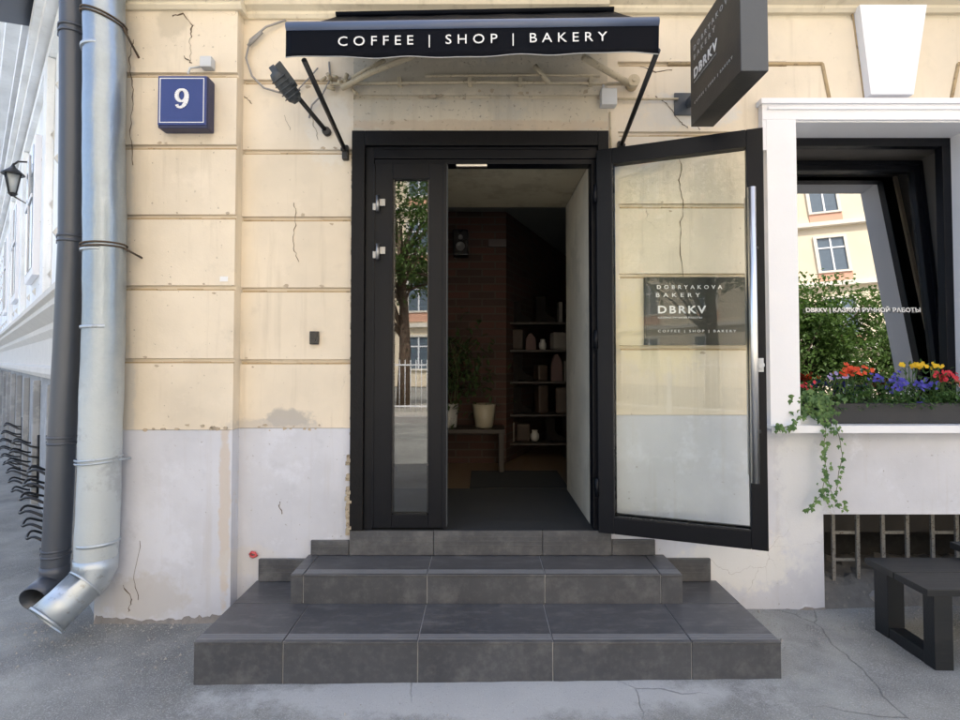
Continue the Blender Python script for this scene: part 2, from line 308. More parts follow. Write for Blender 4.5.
# ------------------------------------------------------------------ mesh helpers
def world(o):
    m = o.matrix_parent_inverse @ o.matrix_basis if o.parent else o.matrix_basis.copy()
    return world(o.parent) @ m if o.parent else m
class MB:
    def __init__(s): s.bm = bmesh.new(); s.mi = 0
    def face(s, pts):
        try:
            f = s.bm.faces.new([s.bm.verts.new(p) for p in pts]); f.material_index = s.mi; return f
        except ValueError: return None
    def box(s, x0, x1, y0, y1, z0, z1, bevel=0, mat=None):
        b = bmesh.new() if bevel else s.bm
        vs = [b.verts.new((x, y, z)) for z in (z0, z1) for y in (y0, y1) for x in (x0, x1)]
        fs = []
        for q in ((0,2,3,1),(4,5,7,6),(0,1,5,4),(2,6,7,3),(0,4,6,2),(1,3,7,5)):
            f = b.faces.new([vs[i] for i in q]); f.material_index = s.mi; fs.append(f)
        if bevel:
            bmesh.ops.bevel(b, geom=list(b.edges), offset=bevel, segments=2, affect='EDGES', profile=.6)
            s.merge(b, mat)
        elif mat is not None:
            bmesh.ops.transform(b, matrix=mat, verts=vs)
        return s
    def merge(s, b, mat=None):
        if mat is not None: bmesh.ops.transform(b, matrix=mat, verts=list(b.verts))
        mp = {v: s.bm.verts.new(v.co) for v in b.verts}
        for f in b.faces:
            try:
                g = s.bm.faces.new([mp[v] for v in f.verts]); g.material_index = s.mi; g.smooth = f.smooth
            except ValueError: pass
        b.free(); return s
    def obb(s, c, ux, uy, uz, bevel=0):
        """box centred at c with half-vectors ux, uy, uz"""
        m = Matrix((( ux[0], uy[0], uz[0], c[0]), (ux[1], uy[1], uz[1], c[1]), (ux[2], uy[2], uz[2], c[2]), (0,0,0,1)))
        if bevel:
            lx, ly, lz = Vector(ux).length, Vector(uy).length, Vector(uz).length
            m = Matrix(((ux[0]/lx, uy[0]/ly, uz[0]/lz, c[0]), (ux[1]/lx, uy[1]/ly, uz[1]/lz, c[1]), (ux[2]/lx, uy[2]/ly, uz[2]/lz, c[2]), (0,0,0,1)))
            return s.box(-lx, lx, -ly, ly, -lz, lz, bevel, m)
        return s.box(-1, 1, -1, 1, -1, 1, 0, m)
    def tube(s, pts, r, seg=12, cap=True, smooth=True):
        pts = [Vector(p) for p in pts]; n = len(pts)
        rs = r if isinstance(r, (list, tuple)) else [r]*n
        up = None; rings = []
        for i, p in enumerate(pts):
            d = (pts[min(i+1, n-1)]-pts[max(i-1, 0)])
            if d.length < 1e-9: d = Vector((0,0,1))
            d.normalize()
            if up is None:
                a = Vector((0,0,1)) if abs(d.z) < .9 else Vector((1,0,0)); up = d.cross(a).normalized()
            else:
                up = (up-d*up.dot(d)).normalized()
            w = d.cross(up)
            rings.append([s.bm.verts.new(p+(up*math.cos(2*math.pi*k/seg)+w*math.sin(2*math.pi*k/seg))*rs[i]) for k in range(seg)])
        for i in range(n-1):
            for k in range(seg):
                f = s.bm.faces.new((rings[i][k], rings[i][(k+1)%seg], rings[i+1][(k+1)%seg], rings[i+1][k])); f.smooth = smooth; f.material_index = s.mi
        if cap:
            for rg in (rings[0][::-1], rings[-1]):
                f = s.bm.faces.new(rg); f.material_index = s.mi
        return s
    def prism(s, poly, axis, a0, a1):
        """poly of 2-tuples extruded along axis: 'x' -> (y,z), 'y' -> (x,z), 'z' -> (x,y)"""
        def P(p, a): return {'x': (a, p[0], p[1]), 'y': (p[0], a, p[1]), 'z': (p[0], p[1], a)}[axis]
        A = [s.bm.verts.new(P(p, a0)) for p in poly]; B = [s.bm.verts.new(P(p, a1)) for p in poly]
        n = len(poly)
        for q in (A[::-1], B):
            f = s.bm.faces.new(q); f.material_index = s.mi
        for i in range(n):
            f = s.bm.faces.new((A[i], A[(i+1)%n], B[(i+1)%n], B[i])); f.material_index = s.mi
        return s
    def lathe(s, c, prof, seg=20):
        rings = []
        for (r, z) in prof:
            rings.append([s.bm.verts.new((c[0]+r*math.cos(2*math.pi*k/seg), c[1]+r*math.sin(2*math.pi*k/seg), c[2]+z)) for k in range(seg)])
        for i in range(len(prof)-1):
            for k in range(seg):
                f = s.bm.faces.new((rings[i][k], rings[i][(k+1)%seg], rings[i+1][(k+1)%seg], rings[i+1][k])); f.smooth = True; f.material_index = s.mi
        for rg in (rings[0][::-1], rings[-1]):
            f = s.bm.faces.new(rg); f.material_index = s.mi
        return s
    def build(s, name, mats, parent=None, recalc=True):
        if recalc: bmesh.ops.recalc_face_normals(s.bm, faces=list(s.bm.faces))
        me = bpy.data.meshes.new(name); s.bm.to_mesh(me); s.bm.free()
        for m in (mats if isinstance(mats, (list, tuple)) else [mats]): me.materials.append(m)
        o = bpy.data.objects.new(name, me); col.objects.link(o)
        if parent is not None:
            o.parent = parent
            o.matrix_parent_inverse = world(parent).inverted()
        return o
def tag(o, label=None, cat=None, group=None, kind=None):
    if label: o['label'] = label
    if cat: o['category'] = cat
    if group: o['group'] = group
    if kind: o['kind'] = kind
    return o
def empty(name, loc, label, cat, group=None):
    o = bpy.data.objects.new(name, None); col.objects.link(o); o.location = loc; o.empty_display_size = .1
    return tag(o, label, cat, group)
def copytree(o, parent=None, loc=None):
    c = o.copy(); col.objects.link(c)
    if parent is not None: c.parent = parent
    if loc is not None: c.location = loc
    for ch in list(o.children): copytree(ch, c)
    return c
def text_obj(name, body, mat, origin, ex, ez, width=None, height=.05, spacing=1.0, bold=0, parent=None, thick=.0012, fitpos='center'):
    """flat lettering set along ex with ez up; width in metres"""
    cu = bpy.data.curves.new('txt', 'FONT'); cu.body = body; cu.size = 1; cu.space_character = spacing
    cu.offset = bold; cu.extrude = .5; cu.resolution_u = 3
    t = bpy.data.objects.new('txt', cu); col.objects.link(t)
    bpy.context.view_layer.update()
    me = bpy.data.meshes.new_from_object(t.evaluated_get(bpy.context.evaluated_depsgraph_get()))
    bpy.data.objects.remove(t); bpy.data.curves.remove(cu)
    xs = [v.co.x for v in me.vertices]; ys = [v.co.y for v in me.vertices]
    w = max(xs)-min(xs); h = max(ys)-min(ys)
    sx = (width/w) if width else height/h; sy = height/h
    x0 = min(xs); y0 = min(ys)
    ex = Vector(ex).normalized(); ez = Vector(ez).normalized(); ny = ex.cross(ez)
    off = -width/2 if (fitpos == 'center' and width) else (-(w*sx)/2 if fitpos == 'center' else 0)
    for v in me.vertices:
        a = (v.co.x-x0)*sx+off; b = (v.co.y-y0)*sy; c = v.co.z*thick*2
        v.co = Vector(origin)+ex*a+ez*b+ny*c
    me.materials.clear(); me.materials.append(mat)
    o = bpy.data.objects.new(name, me); col.objects.link(o)
    if parent is not None:
        o.parent = parent; o.matrix_parent_inverse = world(parent).inverted()
    return o
def crackline(mb, pts, w=.003, Y=0.0, jitter=.008, sub=6):
    pts = [at(x, y, Y) for x, y in pts]; out = []
    for i in range(len(pts)-1):
        for k in range(sub):
            p = pts[i].lerp(pts[i+1], k/sub)
            out.append(Vector((p.x+random.uniform(-1,1)*jitter, Y-.0006, p.z+random.uniform(-1,1)*jitter*.5)))
    out.append(pts[-1])
    mb.tube(out, [max(.0008, w*random.uniform(.2, .75)) for _ in out], 5)

# ------------------------------------------------------------------ GROUND
def gz(x, y):
    n = (math.sin(x*2.1+y*1.3)+math.sin(x*5.3-y*4.1+1)*.5)*.004
    if abs(x) < 1.5 and y > -.9: n *= .1
    return n + (0.010*x if abs(x) < 6 else .06*math.copysign(1, x)) * (1 if y < 3 else 1)
def lines(a, b, step, outer):
    v = [-o for o in outer[::-1]] ; k = a
    while k <= b+1e-6: v.append(k); k += step
    return sorted(set(v+outer))
def ground():
    xs = lines(-5, 5, .08, [6, 8, 12, 20, 40, 100, 250]); ys = lines(-3, 1.0, .08, [1.6, 3, 6, 10, 20, 50, 120, 250])
    ys = sorted(set(ys+[-4, -5, -7, -9])); bm = bmesh.new()
    g = [[bm.verts.new((x, y, gz(x, y)+(random.uniform(-.002,.002) if abs(x) < 5 and -3 < y < .6 else 0))) for x in xs] for y in ys]
    for j in range(len(ys)-1):
        for i in range(len(xs)-1):
            f = bm.faces.new((g[j][i], g[j][i+1], g[j+1][i+1], g[j+1][i])); f.smooth = True
    me = bpy.data.meshes.new('ground'); bm.to_mesh(me); bm.free(); me.materials.append(M['ground'])
    o = bpy.data.objects.new('ground', me); col.objects.link(o); tag(o, 'dusty grey asphalt ground with pale cement patches', kind='structure')
ground()

# ------------------------------------------------------------------ CORNER BUILDING
B = empty('corner_building', (0, 0, 0), 'cream rendered corner building with a lilac grey base around the shop doorway', 'building')
XL = at(104, 430, -.08).x-.02
XP = ax(235, 230, -.08)
DX0, DX1 = ax(352, 330), ax(609, 330); DZ1 = az(480, 133)
WX0 = ax(793, 260); WX1 = ax(948, 260, .22); WZ1 = az(860, 124); WZ0 = az(860, 425)
BX0 = ax(823, 540); BX1 = 3.25; BZ1 = az(890, 514)
PZL = az(300, 428); PZR = az(700, 415)
TOP = az(300, 20)
HT = 6.6
Y1 = .25
def strip(mb, x0, x1, z0, z1, y=0.0, grooves=(), gh=.030, gd=.020):
    prof = [(Y1, z0), (y, z0)]
    for g in sorted(grooves):
        if g-gh/2 <= z0+.01 or g+gh/2 >= z1-.01: continue
        prof += [(y, g-gh/2), (y+gd, g-gh*.30), (y+gd, g+gh*.40), (y, g+gh/2)]
    prof += [(y, z1), (Y1, z1)]
    mb.prism(prof, 'x', x0, x1)
gL = [az(300, y) for y in (82, 152, 219, 290, 362)]
gP = [az(190, y, -.08) for y in (75, 147, 217, 288, 361)]
gR = [az(700, y) for y in (64, 134, 206, 276, 348)]
w = MB()
strip(w, XL, XP, PZL, TOP, -.08, gP)
strip(w, XP, DX0, PZL, TOP, 0, gL)
strip(w, DX1+.06, WX0-.02, PZR, TOP, 0, gR)
strip(w, DX1, DX1+.06, PZR, TOP, 0)
strip(w, WX0-.02, WX1+.02, WZ1, TOP, 0)
strip(w, WX1+.02, 8.0, PZR, TOP, 0, [g for g in gR])
w.box(XL, XP, -.08, Y1, TOP+.30, HT); w.box(XP, 8.0, 0, Y1, TOP+.30, HT)
w.build('render_wall', M['cream'], B)
w = MB(); strip(w, DX0, DX1, DZ1, TOP, 0, [az(480, 97)])
w.build('lintel', M['lintel'], B)
# darker ledge inside each groove
w = MB()
for gs, x0, x1, y in ((gP, XL+.28*0+.02, XP-.002, -.08), (gL, XP+.01, DX0-.01, 0), (gR, DX1+.07, WX0-.03, 0)):
    for g in gs:
        a, b = x0, x1
        k = 0
        xx = a
        while xx < b:
            nx = min(b, xx+random.uniform(.10, .22))
            w.box(xx, nx, y+.004+random.uniform(0,.003), y+.018, g-.016, g-.004+random.uniform(-.003,.002))
            xx = nx+.002
w.build('groove_ledge', M['pale_groove'], B)
# base render
w = MB()
w.box(XL-.012, XP+.002, -.086, Y1, -.15, PZL-.002); w.box(XP+.002, DX0, -.006, Y1, -.15, PZL-.002)
w.build('base_render', M['lilac'], B); w = MB()
w.box(DX1, BX0, -.006, Y1, -.15, PZR-.002)
w.box(BX0, WX0-.02, -.006, Y1, BZ1, PZR-.002) if BX0 < WX0-.02 else None
w.box(BX0, WX1+.02, -.006, Y1, BZ1, WZ0-.02)
w.box(WX1+.02, BX1, -.006, Y1, BZ1, PZR-.002); w.box(BX1, 8, -.006, Y1, -.15, PZR-.002)
if BX0 > WX0-.02: w.box(WX0-.02, BX0, -.0055, Y1, PZR-.2, WZ0-.02)
w.build('base_render', M['lilac'], B)
# loose broken plaster lip along the foot of the wall
w = MB()
def foot(x0, x1, y):
    x = x0; top = []
    while x < x1:
        top.append((x, max(-.02, .006+.016*math.sin(x*7.3+y*9)+random.uniform(-.008,.012)))); x += random.uniform(.008, .03)
    top.append((x1, -.02))
    for a, b in zip(top, top[1:]):
        d = y-.006-.010*abs(math.sin(a[0]*23)); 
        w.face([(a[0], y-.0095, a[1]), (b[0], y-.0095, b[1]), (b[0], y-.03, -.02), (a[0], y-.03, -.02)])
        w.face([(a[0], y-.0095, a[1]), (b[0], y-.0095, b[1]), (b[0], y+.02, b[1]), (a[0], y+.02, a[1])])
M['crumb'] = simple('crumbled_render', (.24,.22,.20), .95, var=.4, scale=20, bump=1)
for fa in ((XL, XP, -.08), (XP, -1.30, 0), (1.36, BX0, 0)):
    w = MB(); foot(*fa); w.build('broken_foot', M['crumb'], B)
# cornice
def corn(x0, x1, y, zb):
    p = [(Y1, zb), (y-.015, zb), (y-.03, zb+.018), (y-.03, zb+.034), (y-.065, zb+.050), (y-.075, zb+.075), (y-.10, zb+.085), (y-.10, zb+.20), (y-.16, zb+.25), (y-.16, zb+.30), (Y1, zb+.30)]
    w.prism(p, 'x', x0, x1)
w = MB()
corn(XL-.02, XP+.03, -.08, TOP); corn(XP+.03, 2.30*0+DX1, 0, TOP); 
corn(DX1, 8.0, 0, TOP+.035)
w.box(DX1, 8.0, .01, Y1, TOP-.01, TOP+.04)
w.build('cornice', M['cornice'], B)
# building mass behind (roof, other walls), leaves the shop room hollow
w = MB()
w.box(XL, 8.0, Y1+.002, 9.0, HT-.02, HT+.15)
w.box(7.8, 8.0, Y1+.002, 9.0, 0, HT-.02); w.box(XL, 8.0, 8.8, 9.0, 0, HT-.02)
w.build('rear_walls_and_roof', M['cream'], B)
# cracks and scars
M['crack'] = simple('crack_dark', (.13,.095,.065), .95, var=.4, scale=40)
def crackpart(*a):
    mb = MB(); crackline(mb, *a); mb.build('crack', M['crack'], B)
crackpart([(681,150),(680,180),(683,205),(679,240),(684,285)], .004, -.001)
crackpart([(294,203),(296,222),(293,245),(299,262)], .003, -.001)
crackpart([(133,40),(129,62),(134,90),(130,130),(133,165)], .004, -.0815)
crackpart([(172,16),(182,14),(192,26),(191,38)], .006, -.0815); crackpart([(183,56),(192,63)], .005, -.0815); crackpart([(190,38),(191,60)], .0015, -.0815)
crackpart([(656,96),(668,105),(680,122),(688,128)], .004, -.001); crackpart([(640,66),(655,72),(672,70)], .004, -.001)
crackpart([(694,112),(700,130)], .005, -.001)
crackpart([(244,96),(252,104)], .004, -.001); crackpart([(284,115),(290,130)], .002, -.001); crackpart([(312,118),(318,140)], .002, -.001)
crackpart([(279,502),(282,514)], .004, -.0075); crackpart([(124,585),(131,600),(128,612)], .004, -.087); crackpart([(140,540),(134,575),(138,600)], .002, -.087)
crackpart([(752,38),(760,41)], .006, -.001)
M['chip'] = simple('bare_chip_tan', (.46,.38,.28), .95, var=.35, scale=30, bump=1)
def chip(px, py, Y, r):
    c = at(px, py, Y); n = random.randint(6, 9); mb = MB()
    pts = [Vector((c.x+math.cos(2*math.pi*k/n)*r*random.uniform(.5,1.4), Y-.0012, c.z+math.sin(2*math.pi*k/n)*r*random.uniform(.3,.9))) for k in range(n)]
    mb.face(pts); bk = [p+Vector((0,.004,0)) for p in pts]
    for k in range(n): mb.face([pts[k], pts[(k+1)%n], bk[(k+1)%n], bk[k]])
    mb.build('paint_chip', M['chip'], B)
rc = random.Random(5)
for gy in (82, 152, 219, 290, 362):
    for k in range(2): chip(rc.uniform(246, 345), gy+rc.choice([-4, 5]), -.0, rc.uniform(.006,.018))
for gy in (147, 217, 288, 361):
    for k in range(3): chip(rc.uniform(140, 230), gy+rc.choice([-4, 5]), -.08, rc.uniform(.005,.014))
for gy in (134, 206, 276, 348):
    for k in range(2): chip(rc.uniform(640, 762), gy+rc.choice([-4, 5]), -.0, rc.uniform(.006,.016))
for k in range(14): chip(rc.uniform(355, 605), rc.choice([rc.uniform(118,131), rc.uniform(90,100)]), 0, rc.uniform(.006,.022))
for k in range(10): chip(rc.uniform(128, 230), rc.uniform(425, 431), -.086, rc.uniform(.006,.016))
for k in range(10): chip(rc.uniform(245, 348), rc.uniform(425, 431), -.006, rc.uniform(.006,.018))
# raised tan beads standing in for the arch grooves beside the keystone
w = MB()
def bead(p, q, r=.011):
    w.tube([at(*p), at(*q)], r, 6)
bead((668,64),(822,64)); bead((822,64),(829,99)); bead((958,64),(951,99)); bead((958,64),(1010,64)); bead((852,10),(864,98), .006); bead((919,10),(907,98), .006)
w.build('arch_groove_bead', M['pale_groove'], B)
# keystone
w = MB()
k = [wz(853, 11), wz(919, 11), wz(906, 99), wz(864, 99)]
A = [(p[0], -.055, p[1]) for p in k]; C = [(p[0], 0.01, p[1]) for p in k]
w.face(A); 
for i in range(4): w.face([A[i], A[(i+1)%4], C[(i+1)%4], C[i]])
w.build('keystone', M['white'], B)
# window surround
SX = ax(769, 260, -.05); SE = ax(763, 120, -.05); ST = az(860, 99, -.05); IX = WX0; 
w = MB()
w.box(SE, WX1+.34, -.045, .02, WZ1+.005, ST)                      # head
w.box(SX, IX+.002, -.0445, .22, WZ0-.02, WZ1+.0045)                      # left jamb with its reveal
w.box(SE, SX-.001, -.044, .02, az(765, 153), WZ1+.004)
w.box(SE-.012, WX1+.36, -.060, .02, ST-.028, ST+.002); w.box(SE+.03, WX1+.30, -.054, .01, ST-.060, ST-.045)
w.box(IX+.001, WX1-.003, -.03, .18, WZ1-.004, WZ1+.02)                      # reveal head
w.box(WX1-.004, WX1+.34, -.0445, .22, WZ0-.02, WZ1+.004)                # right jamb
w.build('window_surround', M['white'], B)
# sill
w = MB(); w.box(SX-.01, WX1+.4, -.075, .20, WZ0-.012, WZ0+.006, .003); w.box(SX-.01, WX1+.4, -.078, -.070, WZ0-.035, WZ0+.004)
w.build('window_sill', M['whitemetal'], B)

# ------------------------------------------------------------------ shop window
WN = MB(); y0, y1 = .18, .235
fw = .055
WN.box(WX0-.02, WX1+.02, y0, y1, WZ1-fw, WZ1+.01, .003); WN.box(WX0-.02, WX1+.02, y0, y1, WZ0, WZ0+fw, .003)
WN.box(WX1-fw, WX1+.02, y0, y1, WZ0+fw, WZ1-fw, .003); WN.box(WX0-.02, WX0+.01, y0, y1, WZ0+fw, WZ1-fw, .003)
window = WN.build('window', M['black'], B)
tag(window, 'black framed shop window whose sash is tilted inward')
w = MB()
w.box(WX0-.02, WX1+.05, .238, .75, WZ1-.03, WZ1+.02); w.box(WX1+.044, WX1+.052, .238, .75, WZ0, WZ1-.03); w.box(WX0-.1, WX0-.03, .262, .75, WZ0, WZ1-.03)
w.box(WX0-.02, WX1+.02, .262, .75, WZ0-.03, WZ0+.02)
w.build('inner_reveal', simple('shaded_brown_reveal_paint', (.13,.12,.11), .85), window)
# tilted sash: local frame with hinge along the bottom
TA = R(6.2); hz = WZ0+.06; hy = .245
sx0, sx1 = WX0-.05, WX1+.03; SHH = WZ1-WZ0-.10
def TS(x, d, z): return Vector((x, hy+z*math.sin(TA)+d*math.cos(TA), hz+z*math.cos(TA)-d*math.sin(TA)))
TM = Matrix.Translation((0, hy, hz)) @ Matrix.Rotation(-TA, 4, 'X')
w = MB()
for b in ((sx0, sx1, 0, .05, 0, .07), (sx0, sx1, 0, .05, SHH-.07, SHH), (sx1-.07, sx1, 0, .05, .07, SHH-.07), (sx0, sx0+.05, 0, .05, .07, SHH-.07)):
    w.box(*b, .004, TM)
w.box(sx0, sx1-.02, -.012, 0, SHH-.035, SHH-.02, 0, TM); w.box(sx1-.035, sx1-.02, -.012, 0, .02, SHH-.035, 0, TM)
w.build('sash', M['black'], window)
w = MB(); w.box(sx0+.05, sx1-.07, .028, .034, .07, SHH-.07, 0, TM); w.build('pane', M['mirrorpane'], window)
tc = TS((ax(798,311,.4)+ax(911,311,.4))/2, .024, 0)
p = at(855, 314, .38); zz = (p.z-hz)/math.cos(TA)
text_obj('lettering', 'DBRKV | КАЗАКИ РУЧНОЙ РАБОТЫ', M['letter'], TS(ax(855, 311, .40), .013, zz), (1,0,0), (0, math.sin(TA), math.cos(TA)), width=ax(911,311,.4)-ax(799,311,.4), height=.046, bold=.02, parent=None)
bpy.data.objects['lettering'].parent = window

# ------------------------------------------------------------------ DOOR (frame, side light, open leaf)
Z3 = az(480, 529)          # threshold
DF = MB()
fx = .045
# outer casing
DF.box(DX0, DX0+.075, -.035, .09, Z3, DZ1, .004); DF.box(DX1-.065, DX1-.003, -.035, .09, Z3, DZ1, .004)
DF.box(DX0+.075, DX1-.065, -.035, .09, DZ1-.085, DZ1, .004)
door = DF.build('door', M['frame_edge'], B); tag(door, 'black glazed shop door with a narrow fixed side pane and one leaf swung wide open')
i0, i1 = DX0+.075, DX1-.065; it = DZ1-.085
SLx1 = ax(445, 330, .02)
RJ = ax(591, 330, .02)
otz = az(515, 166, .03)
w = MB()
w.box(i0, i0+.05, -.012, .08, Z3, it, .004)                        # inner jamb left
w.box(i0+.05, i1, -.012, .08, otz+.03, it, .004)                   # head
w.box(i0+.05, i1, -.004, .08, otz, otz+.028, .003)
w.box(RJ, i1, -.012, .08, Z3, otz, .004)                           # right jamb
w.box(i0+.10, i1-.05, -.018, -.012, it-.018, it-.006)
w.build('frame', M['black'], door)
# side light leaf
s0, s1 = i0+.055, SLx1; gx0, gx1 = ax(393, 330, .0), ax(429, 330, 0); gz0, gz1 = az(410, 514), az(410, 180)
w = MB()
w.box(s0, gx0, -.022, .045, Z3+.012, otz-.004, .004); w.box(gx1, s1, -.022, .045, Z3+.012, otz-.004, .004)
w.box(gx0, gx1, -.022, .045, Z3+.012, gz0, .003); w.box(gx0, gx1, -.022, .045, gz1, otz-.004, .003)
w.box(s0-.006, s0+.004, -.028, .0, Z3+.02, otz-.01, .002)
w.box(s1-.012, s1+.012, -.030, .02, Z3+.012, otz-.004, .003)
w.build('side_leaf', M['black'], door)
w = MB()
for a in ((gx0, gx0+.008), (gx1-.008, gx1)): w.box(a[0], a[1], -.012, .0, gz0, gz1)
w.box(gx0, gx1, -.012, 0, gz0, gz0+.008)
w.build('glazing_gasket', M['blackgloss'], door)
w = MB(); w.box(gx0, gx1, .002, .010, gz0, gz1); w.build('side_pane', M['pane'], door)
w = MB(); w.box(s1+.012, s1+.016, -.026, .03, Z3+.02, otz-.01); w.build('edge_strip', M['devgrey'], door)
for yy in (204, 252):
    c = at(378, yy, -.03); w = MB()
    w.tube([c+Vector((0,-.012,-.045)), c+Vector((0,-.012,.045))], .011, 12)
    w.box(c.x, c.x+.042, -.034, -.022, c.z-.012, c.z+.030, .002); w.box(c.x-.03, c.x, -.034, -.022, c.z-.036, c.z+.004, .002)
    w.build('hinge', M['chrome'], door)
# open leaf
hx, hy_ = ax(598, 340, -.045), -.045
FX, FY = ax(765, 340, -.335), -.335
u = Vector((FX-hx, FY-hy_, 0)); LW = u.length; u.normalize(); nrm = Vector((u.y, -u.x, 0))   # towards the street
if nrm.y > 0: nrm = -nrm
lz0, lz1 = az(598, 531, -.045), az(596, 152, -.045)
LMm = Matrix(((u.x, -nrm.x, 0, hx), (u.y, -nrm.y, 0, hy_), (0, 0, 1, 0), (0,0,0,1)))
st = .085
w = MB()
w.box(0, st, -.03, .03, lz0, lz1, .004, LMm); w.box(LW-st*.92, LW, -.03, .03, lz0, lz1, .004, LMm)
w.box(st, LW-st*.92, -.03, .03, lz0, lz0+.092, .004, LMm); w.box(st, LW-st*.92, -.03, .03, lz1-.090, lz1, .004, LMm)
w.build('door_leaf', M['black'], door)
w = MB()
w.box(st, st+.012, .012, .029, lz0+.092, lz1-.09, 0, LMm); w.box(st, LW-st*.92, .012, .029, lz0+.092, lz0+.104, 0, LMm)
w.box(st, LW-st*.92, -.031, -.022, lz0+.092, lz0+.100, 0, LMm); w.box(st, st+.006, -.031, -.022, lz0+.092, lz1-.09, 0, LMm)
w.build('leaf_gasket', M['blackgloss'], door)
w = MB(); w.box(st, LW-st*.92, -.006, .006, lz0+.092, lz1-.09, 0, LMm); w.build('leaf_pane', M['leafpane'], door)
def lp(a, d, z): return LMm @ Vector((a, d, z))
ha = LW-.062
zt, zb = at(748, 189, -.36).z, at(757, 482, -.36).z
w = MB(); w.tube([lp(ha, -.075, zb), lp(ha, -.075, zt)], .020, 20)
for z in (zb+.25, zt-.30): w.tube([lp(ha, -.075, z), lp(ha+.028, -.028, z)], .009, 10)
w.build('pull_handle', M['alu'], door)
w = MB(); w.tube([lp(ha-.0, .075, zb+.01), lp(ha-.0, .075, zt-.01)], .0165, 20)
for z in (zb+.25, zt-.30): w.tube([lp(ha, .075, z), lp(ha+.02, .028, z)], .009, 10)
w.build('rear_pull_handle', M['alu'], door)
w = MB(); zl = at(762, 365, -.36).z
w.tube([lp(LW-.026, -.031, zl), lp(LW-.026, -.046, zl)], .017, 16); w.box(LW-.040, LW-.012, -.034, -.030, zl-.035, zl+.035, .001, LMm)
w.build('lock_cylinder', M['plasticgrey'], door)
for z in (lz0+.25, (lz0+lz1)/2, lz1-.25):
    w = MB(); w.tube([(hx-.018, hy_-.03, z-.05), (hx-.018, hy_-.03, z+.05)], .012, 10); w.build('hinge', M['black'], door)
w = MB(); c = at(470, 168, .02); w.box(c.x-.08, c.x+.10, .0, .03, otz-.012, otz+.001, .002); w.build('closer_bracket', M['alu'], door)
# crumbling foam at the frame foot, left
w = MB()
for i in range(26):
    z = Z3-.02+i*.018; x = DX0-.012+random.uniform(-.006,.006)
    if i > 14 and random.random() < .5: continue
    w.box(x-.010, x+.010+random.uniform(0,.012), -.03+random.uniform(-.01,.01), .01, z-.010, z+.012, .003)
for i in range(40):
    z = Z3+.45+i*.043; 
    if random.random() < .6: w.box(DX0-.008, DX0+.003, -.012, .01, z, z+random.uniform(.01,.04))
w.build('mounting_foam', M['foam'], door)

# ------------------------------------------------------------------ STEPS
steps = empty('entrance_steps', (0, -.3, 0), 'dark grey tiled steps with two broad treads below the open door', 'steps')
def gd(x, y, z=0):
    a, b, c = _ray(x, y); t = (z-CAMH)/c; return Vector((a*t, b*t-CAMD, z))
s1y = gd(480, 682).y; s1x0, s1x1 = gd(193, 682).x, gd(782, 682).x; z1 = az(480, 641.5, s1y)
s2y = gd(480, 603.5, z1).y; s2x0, s2x1 = gd(290, 603.5, z1).x, gd(683, 603.5, z1).x; z2 = az(480, 574.5, s2y)
def tilestep(name, x0, x1, yf, z0, zt, joints, yb, split=None, cut=None):
    """risers, treads and nosing tiles over a grout core; joints are x positions"""
    core = MB(); core.box(x0+.006, x1-.006, yf+.006, yb, z0-.1, zt-.006); o = core.build(name, M['grout'], steps)
    t = MB(); g = .0024
    xs = [x0]+[j for j in joints if x0+.04 < j < x1-.04]+[x1]
    for a, b in zip(xs, xs[1:]):
        a += g; b -= g
        t.box(a, b, yf, yf+.012, z0-.03, zt-.012, .0012)
        yy = yf-.004
        t.box(a, b, yy, (split if split else yb)-g, zt-.010, zt, .0022)
        if split: t.box(a, b, split+g, yb, zt-.010, zt, .0012)
    if True:
        for (xa, xb) in ((x0, x0+.012), (x1-.012, x1)): t.box(xa+.0005 if xa == x0 else xa, xb, yf+.013, yb, z0-.03, zt-.012, .001)
    t.build('tiles', M['tile'], o)
    r = MB()
    for a, b in zip(xs, xs[1:]):
        for k in range(4):
            r.box(a+.004, b-.004, yf+.016+k*.013, yf+.022+k*.013, zt-.002, zt+.0018, .0008)
    r.build('grip_ridges', M['ridge'], o)
    return o
jo1 = [gd(x, 682).x for x in (282.5, 417.5, 553, 692)]
tilestep('step', s1x0, s1x1, s1y, 0, z1, jo1, -.008, split=s2y)
jo2 = [ax(x, 590, s2y) for x in (303, 427, 545, 661)]
tilestep('step', s2x0, s2x1, s2y, z1, z2, jo2, -.008)
# threshold riser and skirting tiles, grooved
def skirt(x0, x1, z0, z1_, y, joints=()):
    s = MB(); xs = [x0]+list(joints)+[x1]
    for a, b in zip(xs, xs[1:]):
        s.box(a+.0015, b-.0015, y, y+.018, z0+.002, z1_, .0015)
        for k in range(3):
            zz = z0+(z1_-z0)*(.38+.17*k); s.box(a+.003, b-.003, y-.0022, y+.002, zz, zz+.006, .0006)
    return s.build('skirting_tile', [M['tile']], steps)
skirt(DX0, DX1+.0, z2, Z3-.002, -.030, [ax(434, 540), ax(542, 540)])
skirt(ax(312, 540), DX0-.004, z2+.0, z2+.082, -.026)
skirt(DX1+.004, ax(654, 540), z2, z2+.086, -.026)
skirt(ax(260, 565), s2x0+.02, z1, z1+.125, -.026)
skirt(s2x1-.02, ax(709, 562), z1, z1+.128, -.026)
w = MB(); w.box(DX0+.002, DX1-.002, -.012, .95, Z3-.12, Z3-.001); w.build('threshold', M['mat'], steps)

